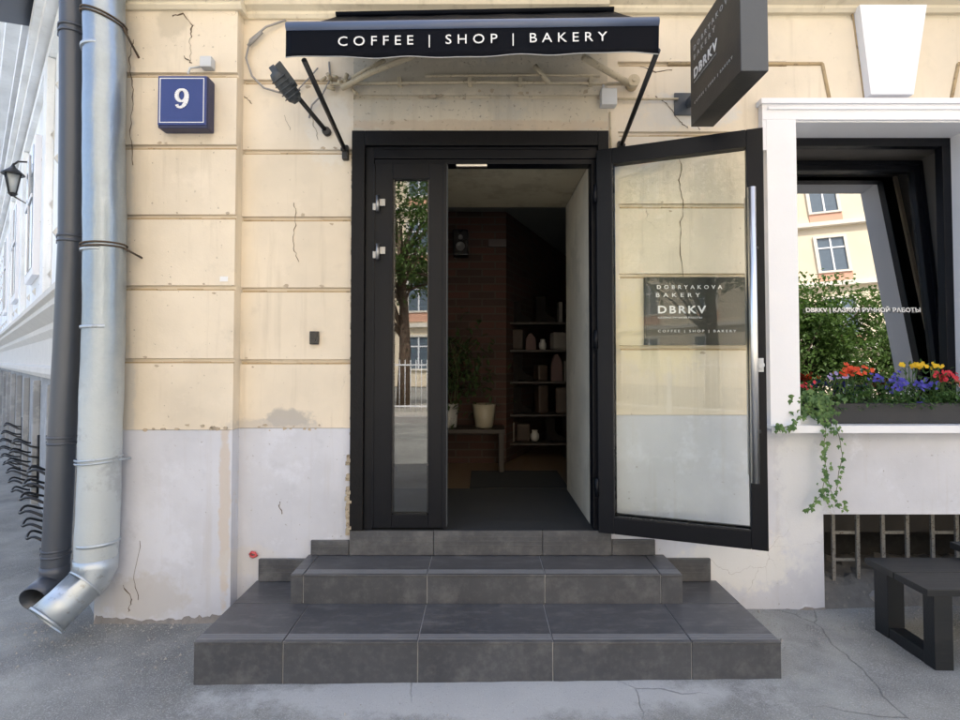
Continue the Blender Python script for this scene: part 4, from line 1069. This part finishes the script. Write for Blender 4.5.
# ------------------------------------------------------------------ BENCHES
def bench(name, x0, x1, yf, yb, h, label):
    b = empty(name, (x0, yf, 0), label, 'bench')
    w = MB(); t = .032; n = 2; gap = .004; d = (yb-yf)/n
    for i in range(n): w.box(x0-.01, x1, yf+i*d, yf+(i+1)*d-gap, h-t, h, .004)
    w.build('seat', M['bench'], b)
    for x in (x0+.03, x1-.12):
        for (ya, yb_) in ((yf+.012, yf+.075), (yb-.105, yb-.012)):
            w = MB(); w.box(x, x+.085, ya, yb_, .012, h-t-.001, .004); w.build('leg', M['bench'], b)
        w = MB(); w.box(x+.004, x+.080, yf+.076, yb-.106, .012, .075, .004); w.build('foot_rail', M['bench'], b)
    w = MB(); w.box(x0+.12, x1-.13, yb-.06, yb-.03, h-t-.075, h-t-.001, .003); w.build('apron', M['bench'], b)
    return b
bench('bench', 2.02, 3.5, -.615, -.225, .388, 'low black timber bench standing before the basement grate')
w = MB(); w.obb((2.92, -.36, .43), (.40,0,0), (0,.20,.0), (0,.0,.018), .004); w.obb((2.60,-.36,.405),(.02,0,0),(0,.18,0),(0,0,.015))
tag(w.build('seat_board', M['bench']), 'loose black board resting on the bench seat', 'board')

# ------------------------------------------------------------------ PLANTER, FLOWERS, IVY
PZ = WZ0+.008
pl = empty('window_planter', (2.3, .08, PZ), 'long dark plastic planter full of flowers on the window sill', 'planter')
w = MB(); w.prism([(.005, PZ), (-.012, PZ+.115), (.0, PZ+.118), (.012, PZ+.10), (.02, PZ+.10), (.145, PZ+.10), (.155, PZ+.118), (.165, PZ+.115), (.148, PZ)], 'x', WX0+.015, WX1-.01); w.build('trough', M['planter'], pl)
w = MB(); w.box(WX0+.02, WX1-.015, .016, .148, PZ+.085, PZ+.104); w.build('soil', simple('potting_soil', (.035,.025,.018), .95), pl)
def bloom(mb, c, r, n=6):
    d = (Vector((0,-1,.5))+rv()*.5).normalized(); s = d.cross(Vector((0,0,1))).normalized(); t = s.cross(d)
    for k in range(n):
        a = 2*math.pi*k/n+random.uniform(-.2,.2); e = (s*math.cos(a)+t*math.sin(a)); f = (s*math.cos(a+1.57)+t*math.sin(a+1.57))
        mb.face([c, c+e*r*.6+f*r*.38+d*r*.15, c+e*r+d*r*.25, c+e*r*.6-f*r*.38+d*r*.15])
def flower(name, px, py, pm, cat, label, n=16, spread=(.05,.02), r=.013, bush=.055, lm='leaf', nl=90):
    c = at(px, py, .05); e = empty(name, (c.x, .08, PZ+.1), label, cat, 'flowering plants in the window planter')
    w = MB()
    for i in range(nl):
        q = Vector((c.x+random.gauss(0, bush), .07+random.gauss(0,.035), random.uniform(PZ+.09, c.z+.015)))
        leaf(w, q, rv()+Vector((0,-.5,.3)), Vector((0,0,1)), random.uniform(.022,.045), random.uniform(.010,.02))
    for i in range(5):
        w.tube([(c.x+random.uniform(-.02,.02), .08, PZ+.09), (c.x+random.gauss(0,.03), .06, c.z)], .002, 5)
    w.build('foliage', M[lm], e, recalc=False)
    w = MB()
    for i in range(n):
        bloom(w, Vector((c.x+random.gauss(0, spread[0]), .04+random.gauss(0,.02), c.z+random.gauss(0, spread[1]))), r*random.uniform(.7,1.2))
    w.build('bloom', M[pm], e, recalc=False)
flower('geranium', 807, 385, 'p_red', 'flower', 'dark red flowers at the jamb end of the planter, over the ivy', 9, (.02,.02))
flower('petunia', 835, 377, 'p_lav', 'flower', 'pale lavender flowers between dark red and orange ones in the planter', 8, (.03,.012), .014)
flower('geranium', 851, 371, 'p_orange', 'flower', 'bright orange red flower heads, the largest warm cluster in the planter', 34, (.045,.017), .016)
flower('lobelia', 876, 378, 'p_blue', 'flower', 'small violet blue flowers just beside the orange red cluster', 12, (.03,.015), .011)
flower('lobelia', 893, 383, 'p_blue', 'flower', 'dense violet blue flowers in the middle of the planter', 34, (.04,.025), .013)
flower('lobelia', 924, 385, 'p_blue', 'flower', 'violet blue flowers between yellow and crimson ones', 24, (.035,.016), .013)
flower('marigold', 915, 366, 'p_yellow', 'flower', 'flat yellow flower heads standing highest in the planter', 22, (.035,.007), .016)
flower('marigold', 936, 366, 'p_yellow', 'flower', 'smaller yellow heads beside the tall yellow flowers', 8, (.018,.006), .013)
flower('geranium', 944, 376, 'p_red', 'flower', 'crimson round flower head near the far end of the planter', 22, (.022,.016), .015)
flower('petunia', 957, 383, 'p_pink', 'flower', 'salmon flowers at the frame edge of the planter', 12, (.025,.012), .014)
flower('alyssum', 905, 394, 'p_white', 'flower', 'tiny white and pale flowers low in front of the blue ones', 12, (.05,.01), .007)
flower('lobelia', 919, 402, 'p_blue', 'flower', 'blue sprig hanging over the planter front', 9, (.02,.014), .010, .03, nl=30)
w = MB()
for i in range(900):
    x = random.uniform(WX0+.01, WX1); z = PZ+.09+abs(random.gauss(0,.05)); leaf(w, Vector((x, .03+random.gauss(0,.035), z)), rv()+Vector((0,-.6,0)), Vector((0,0,1)), random.uniform(.02,.045), random.uniform(.01,.02))
tag(w.build('planter_greenery', M['leaf'], recalc=False), 'tangled green bedding foliage filling the planter between the flowers', 'foliage')
def ivyleaf(mb, c, s, n=None):
    n = (n or (Vector((0,-1,.15))+rv()*.45)).normalized(); a = n.cross(Vector((random.uniform(-.5,.5),0,1))).normalized(); b = a.cross(n)
    P = [(0,-.5),(.28,-.42),(.55,-.05),(.26,.06),(0,.62),(-.26,.06),(-.55,-.05),(-.28,-.42)]
    c0 = c+n*s*.08
    pts = [c+a*p[0]*s+b*(-p[1])*s for p in P]
    for i in range(8): mb.face([c0, pts[i], pts[(i+1)%8]])
iv = empty('trailing_ivy', (WX0+.15, -.02, PZ+.1), 'variegated ivy spilling from the planter and hanging down the wall', 'ivy')
ws_ = MB(); wlf = MB()
vines = [([(815,400),(822,416),(826,430),(824,450),(826,470),(822,490),(832,510)], 2.5), ([(820,402),(835,420),(838,432),(842,455),(838,478),(836,500)], 1.5), ([(812,404),(803,414),(792,424),(780,430),(776,426)], 2.2),
         ([(824,492),(812,505),(806,512)], 1.5), ([(815,398),(822,410),(818,425)], 3), ([(826,468),(830,490),(840,508),(850,511)], 1.2)]
for v, dens in vines:
    pp = [at(x, y, -.088 if y > 424 else (-.02 if y < 412 else -.085)) for x, y in v]
    pp2 = []
    for i in range(len(pp)-1):
        for k in range(4): pp2.append(pp[i].lerp(pp[i+1], k/4)+rv()*.003)
    ws_.tube(pp2, .0018, 5)
    for q in pp2:
        for k in range(int(dens+random.random())): ivyleaf(wlf, q+Vector((random.gauss(0,.014), -.006-random.random()*.012, random.gauss(0,.010))), random.uniform(.016,.034))
for i in range(130): ivyleaf(wlf, at(random.gauss(815,11), random.uniform(392,418), random.uniform(-.05,-.0)), random.uniform(.022,.040))
ws_.build('stem', M['stem'], iv); wlf.build('foliage', M['ivy'], iv, recalc=False)

# ------------------------------------------------------------------ SIDE WING along the side street
SO = Vector((XL-.035, .03, 0)); SD = Vector((-.700, .714, 0)).normalized(); SN = Vector((-SD.y, SD.x, 0))  # SN towards the street
if SN.y > 0: SN = -SN
WM = Matrix(((SD.x, SN.x, 0, SO.x), (SD.y, SN.y, 0, SO.y), (0, 0, 1, 0), (0,0,0,1)))     # local x along the wall, y outwards
wing = empty('white_wing', SO, 'pale blue white building with a grey stone base receding along the side street', 'building')
LEN = 46
w = MB()
w.box(0, LEN, -.6, 0, 0, 9.6, 0, WM)
w.build('render_wall', M['farwhite'], wing)
w = MB()
z = 2.25; r_ = 0
while z < 4.4:
    t = .5+(.45 if r_ % 2 else 0)
    while t < 22:
        w.prism([(0, z), (.035, z+.05), (0, z+.11)], 'x', t, t+.05)
        t += .9
    z += .36; r_ += 1
bmesh.ops.transform(w.bm, matrix=WM, verts=list(w.bm.verts)); tag(w.build('shadow_mark_studs', M['fartrim'], wing), kind='stuff')  # small wedges added to stand in for shadow marks on the wall
w = MB(); w.box(0, LEN, 0, .05, -.2, 1.27, 0, WM)
t = .7
while t < 20: w.box(t, t+.09, .05, .11, -.1, 1.22, .01, WM); t += 1.35
w.build('stone_base', M['fargrey'], wing)
w = MB()
pr = [(0,1.27),(.10,1.27),(.12,1.31),(.12,1.36),(.07,1.38),(.07,1.62),(.11,1.68),(.11,1.73),(.19,1.80),(.19,1.84),(.22,1.86),(.22,1.90),(0,2.02)]
w.prism(pr, 'x', 0, LEN)
bmesh.ops.transform(w.bm, matrix=WM, verts=list(w.bm.verts)); w.build('string_course', M['fartrim'], wing)
w = MB()
for (z0, z1_, p) in ((4.55,4.66,.06),(4.70,4.80,.14),(4.80,4.92,.20),(5.05,5.15,.24),(5.5,5.7,.34),(6.3,6.6,.45)): w.box(0, LEN, 0, p, z0, z1_, 0, WM)
w.build('cornice', M['farwhite'], wing)
w = MB(); 
for (z0, z1_, p) in ((4.66,4.70,.05),(4.92,5.05,.10)): w.box(0, LEN, 0, p, z0, z1_, 0, WM)
w.build('shadow_groove', simple('slate_groove_shade', (.16,.18,.20), .6), wing)  # dark strips carry the shade between the cornice bands in their colour
for t in (3.2, 6.6, 10.0):    # pilaster strips between the bays
    w = MB(); w.box(t, t+.35, 0, .07, 2.02, 4.54, .01, WM)
    w.build('pilaster_strip', M['farwhite'], wing)
for t in (4.6, 8.0, 11.4):
    w = MB(); w.box(t-.1, t+1.1, 0, .07, 2.45, 4.15, .01, WM); o = w.build('window', M['white'], wing)
    w = MB(); w.box(t, t+1.0, .071, .076, 2.55, 4.05, 0, WM); w.build('pane', M['oppglass'], o)
    w = MB(); w.box(t+.47, t+.53, .077, .09, 2.55, 4.05, 0, WM); w.box(t, t+1, .077, .09, 3.4, 3.45, 0, WM); w.build('glazing_bar', M['white'], o)
# belly grilles
def grille(t0, label):
    e = empty('belly_grille', WM @ Vector((t0, 0, 0)), label, 'window grille', 'curved iron grilles along the side street')
    for i in range(6):
        z = .05+.10*i; out = .24-.012*abs(i-2.5)**1.5; w = MB()
        P = [WM @ Vector((t0+.42*k/16, .055+out*math.sin(math.pi*k/16)**.7, z+.05*math.sin(math.pi*k/16)-.02*math.cos(k*.8))) for k in range(17)]
        w.tube(P, .010, 6); w.build('hoop', M['blackiron'], e)
    for x in (t0+.01, t0+.41):
        w = MB(); w.tube([WM @ Vector((x, .06, .02)), WM @ Vector((x, .06, .66))], .012, 6); w.build('upright', M['blackiron'], e)
    return e
grille(1.36, 'nearest curved black iron grille, beside the dark pipe'); grille(3.35, 'middle curved black iron grille of the side street row'); grille(5.3, 'farthest curved black iron grille of the side street row'); 
# canopy over the side street and its scroll bracket
cn = empty('metal_canopy', WM @ Vector((2.2, 0, 4.6)), 'dark grey metal canopy high on the pale side wing', 'canopy')
w = MB(); w.prism([(0, 5.03), (.95, 4.80), (.95, 4.88), (0, 5.15)], 'x', 2.0, 3.6); bmesh.ops.transform(w.bm, matrix=WM, verts=list(w.bm.verts)); w.build('canopy_sheet', M['darkpipe'], cn)
w = MB(); P = [WM @ Vector((1.96, .05+.75*(k/20), 4.82-.30*(1-k/20)+.05*math.sin(k))) for k in range(21)]; w.tube(P, .012, 6)
P = [WM @ Vector((1.96, .25+.09*math.cos(a*.5)*(1-a/26), 4.68+.09*math.sin(a*.5)*(1-a/26))) for a in range(22)]; w.tube(P, .010, 6); w.build('scroll_bracket', M['blackiron'], cn)
# wall lantern
def lantern(t, z):
    b = WM @ Vector((t, .20, z)); e = empty('wall_lantern', b, 'black street lantern on a curved bracket on the side wing', 'lantern')
    w = MB(); w.lathe(b, [(.05,-.16),(.10,.10),(.098,.101),(.05,-.158)], 4); w.build('glass_case', simple('lantern_glass', (.45,.48,.48), .2), e)
    w = MB()
    for k in range(4):
        a = k*math.pi/2; w.tube([b+Vector((math.cos(a)*.052, math.sin(a)*.052, -.16)), b+Vector((math.cos(a)*.113, math.sin(a)*.113, .10))], .008, 5)
    w.lathe(b, [(.135,.10),(.13,.12),(.05,.19),(.03,.21),(.012,.25),(.001,.27)], 8); w.lathe(b, [(.02,-.20),(.055,-.165),(.055,-.155)], 8)
    w.tube([b+Vector((0,0,.24)), b+Vector((0,0,.30))-SN*.05, b+Vector((0,0,.33))-SN*.2, b+Vector((0,0,.20))-SN*.20], .014, 6)
    w.tube([b+Vector((0,0,-.2))-SN*.02, b+Vector((0,0,-.3))-SN*.2, b+Vector((0,0,.0))-SN*.20], .012, 6); w.build('frame', M['blackiron'], e)
lantern(6.0, 3.9)

# ------------------------------------------------------------------ ACROSS THE STREET (seen in the glass)
w = MB(); w.box(-40, 40, -9.35, -9.15, -.05, .13, .01); tag(w.build('kerb', M['kerb']), kind='structure')
w = MB(); w.box(-40, 40, -13.0, -9.36, -.05, .125); tag(w.build('pavement', M['pave']), kind='structure')
fe = empty('railing_fence', (0,-10.3,.12), 'pale iron railing fence across the street', 'fence')
w = MB()
for i in range(-90, 130): w.tube([(i*.14, -10.3, .15), (i*.14, -10.3, 1.45)], .011, 5)
w.build('pickets', M['whitemetal'], fe)
w = MB(); w.box(-12.6, 18.2, -10.32, -10.28, .25, .29); w.box(-12.6, 18.2, -10.32, -10.28, 1.30, 1.34); w.build('rails', M['whitemetal'], fe)
for i in range(-4, 7):
    w = MB(); w.box(i*2.8-.05, i*2.8+.05, -10.35, -10.25, .12, 1.55); w.build('post', M['whitemetal'], fe)
ob = empty('opposite_building', (0,-25.0,0), 'sunlit cream and salmon apartment building across the street', 'building')
OY = -25.0; OH = 25.4
w = MB(); w.box(-13, 31, OY-10, OY, 0, OH); w.build('front_wall', M['oppwall'], ob)
w = MB(); w.prism([(OY+.6, OH), (OY+.6, OH+.35), (OY-5, OH+3.0), (OY-10, OH+.3), (OY-10, OH)], 'x', -13.3, 31.3); w.build('roof', M['roof'], ob)
w = MB()
for z in (3.4, 6.7, 9.9, 13.1, 16.3, 19.5, 22.7, 25.0): w.box(-13, 31, OY, OY+.22, z-.12, z+.10)
w.build('string_course', M['opptrim'], ob)
w = MB()
for i in range(-3, 9): 
    for z in (4.1, 7.3, 10.5, 13.7, 16.9, 20.1, 23.2): w.box(i*3.6-.75, i*3.6+.75, OY, OY+.05, z-.50, z+.05)
w.build('apron_panel', M['opppanel'], ob)
wp = None
for i in range(-3, 9):
    for z in (1.0, 4.2, 7.4, 10.6, 13.8, 17.0, 20.2, 22.9+.3):
        h = 1.75 if z < 23 else 1.5; x = i*3.6
        if wp is None:
            w = MB(); zz = 0
            for b in ((-.75,.75,-.10,0),(-.75,.75,h,h+.12),(-.75,-.6,0,h),(.6,.75,0,h)): w.box(b[0], b[1], 0, .10, b[2], b[3])
            wp = w.build('window', M['opptrim'], ob); w = MB(); w.box(-.6,.6,.01,.02,0,h); wpp = w.build('pane', M['oppglass'], wp)
            w = MB(); w.box(-.04,.04,.021,.06,0,h); w.box(-.6,.6,.021,.05,h*.68,h*.72); wpb = w.build('glazing_bar', M['white'], wp)
            wp.location = (x, OY, z)
            wp.matrix_parent_inverse = Matrix.Identity(4); wp.location = (x, 0+.001, z); 
            wpp.matrix_parent_inverse = Matrix.Identity(4); wpb.matrix_parent_inverse = Matrix.Identity(4)
        else:
            c = wp.copy(); col.objects.link(c); c.parent = ob; c.location = (x, .001, z)
            for ch in (wpp, wpb):
                d = ch.copy(); col.objects.link(d); d.parent = c
ob.rotation_euler.z = R(14)
def tree(name, base, h, crown_c, crown_r, nclump, label, seed, leafn=70, ls=.14):
    random.seed(seed)
    e = empty(name, base, label, 'tree', 'trees behind the railing')
    b = Vector(base); w = MB(); cc = Vector(crown_c)
    top = b+Vector((random.uniform(-.3,.3), 0, h*.75))
    tr = [b, b+Vector((.05,.02,h*.25)), b.lerp(top,.6)+Vector((.1,0,0)), top]; w.tube(tr, [.20,.16,.12,.05], 10)
    clumps = []
    for i in range(nclump):
        d = rv(); q = cc+Vector((d.x*crown_r[0], d.y*crown_r[1], d.z*crown_r[2]))*random.uniform(.35,1.0)
        clumps.append(q)
        if i % 2 == 0:
            s = b.lerp(top, random.uniform(.4,.95)); w.tube([s, s.lerp(q,.5)+rv()*.15, q], [.05,.03,.01], 6)
    w.build('trunk', M['bark'], e)
    w = MB()
    for q in clumps:
        r = random.uniform(.35,.75)
        for k in range(leafn):
            c = q+rv()*r*random.random()**.5; leaf(w, c, rv()+Vector((0,0,-.4)), Vector((0,0,1)), ls*random.uniform(.7,1.3), ls*.65)
    w.build('crown', M['treeleaf'], e, recalc=False)
tree('linden_tree', (-2.2,-11.6,.12), 6.5, (-2.4,-11.4,4.9), (2.6,1.6,2.2), 80, 'leafy linden tree behind the railing opposite the door', 3)
tree('linden_tree', (8.6,-11.8,.12), 6.0, (8.9,-11.6,4.5), (3.6,1.7,2.3), 200, 'broad leafy tree behind the railing opposite the shop window', 5, 120, .15)
tree('linden_tree', (13.5,-12.2,.12), 5.5, (13.5,-12.0,4.3), (2.8,1.5,2.2), 120, 'bushy tree farther along the railing past the broad one', 9)
tree('linden_tree', (-8.0,-12.0,.12), 7.0, (-8.0,-12.0,5.0), (2.6,1.6,2.4), 60, 'tree behind the railing toward the side street', 11)

# ------------------------------------------------------------------ LIGHT, SKY, CAMERA
EL, AZ = R(56), R(14)      # sun stands behind the building, a little to the right
sd = Vector((math.sin(AZ)*math.cos(EL), math.cos(AZ)*math.cos(EL), math.sin(EL)))
sun = bpy.data.lights.new('sun', 'SUN'); sun.energy = 3.0; sun.angle = R(.5); sun.color = (1, .955, .88)
so = bpy.data.objects.new('sun', sun); col.objects.link(so); so.rotation_euler = sd.to_track_quat('Z', 'Y').to_euler()
wd = bpy.data.worlds.new('World'); sc.world = wd; wd.use_nodes = True; nt = wd.node_tree; nt.nodes.clear()
sky = nt.nodes.new('ShaderNodeTexSky'); sky.sky_type = 'NISHITA'; sky.sun_disc = False; sky.sun_elevation = EL; sky.sun_rotation = AZ
sky.air_density = 1.0; sky.dust_density = 5.0; sky.ozone_density = .6
bg = nt.nodes.new('ShaderNodeBackground'); bg.inputs[1].default_value = .15; ow = nt.nodes.new('ShaderNodeOutputWorld')
nt.links.new(sky.outputs[0], bg.inputs[0]); nt.links.new(bg.outputs[0], ow.inputs[0])
cam = bpy.data.cameras.new('camera'); co = bpy.data.objects.new('camera', cam); col.objects.link(co)
co.location = (0, -CAMD, CAMH); co.rotation_euler = (R(90)+PITCH, 0, 0)
cam.sensor_width = 36; cam.lens = 36*F/960; cam.clip_end = 1000; cam.clip_start = .02
cam.shift_x = -(CX-480)/960; cam.shift_y = (CY-360)/960
sc.camera = co
sc.view_settings.view_transform = 'Standard'; sc.view_settings.look = 'None'; sc.view_settings.gamma = 1; sc.view_settings.exposure = 1.87
sc.render.engine = 'CYCLES'; sc.cycles.max_bounces = 8; sc.cycles.transparent_max_bounces = 12; sc.cycles.use_denoising = True
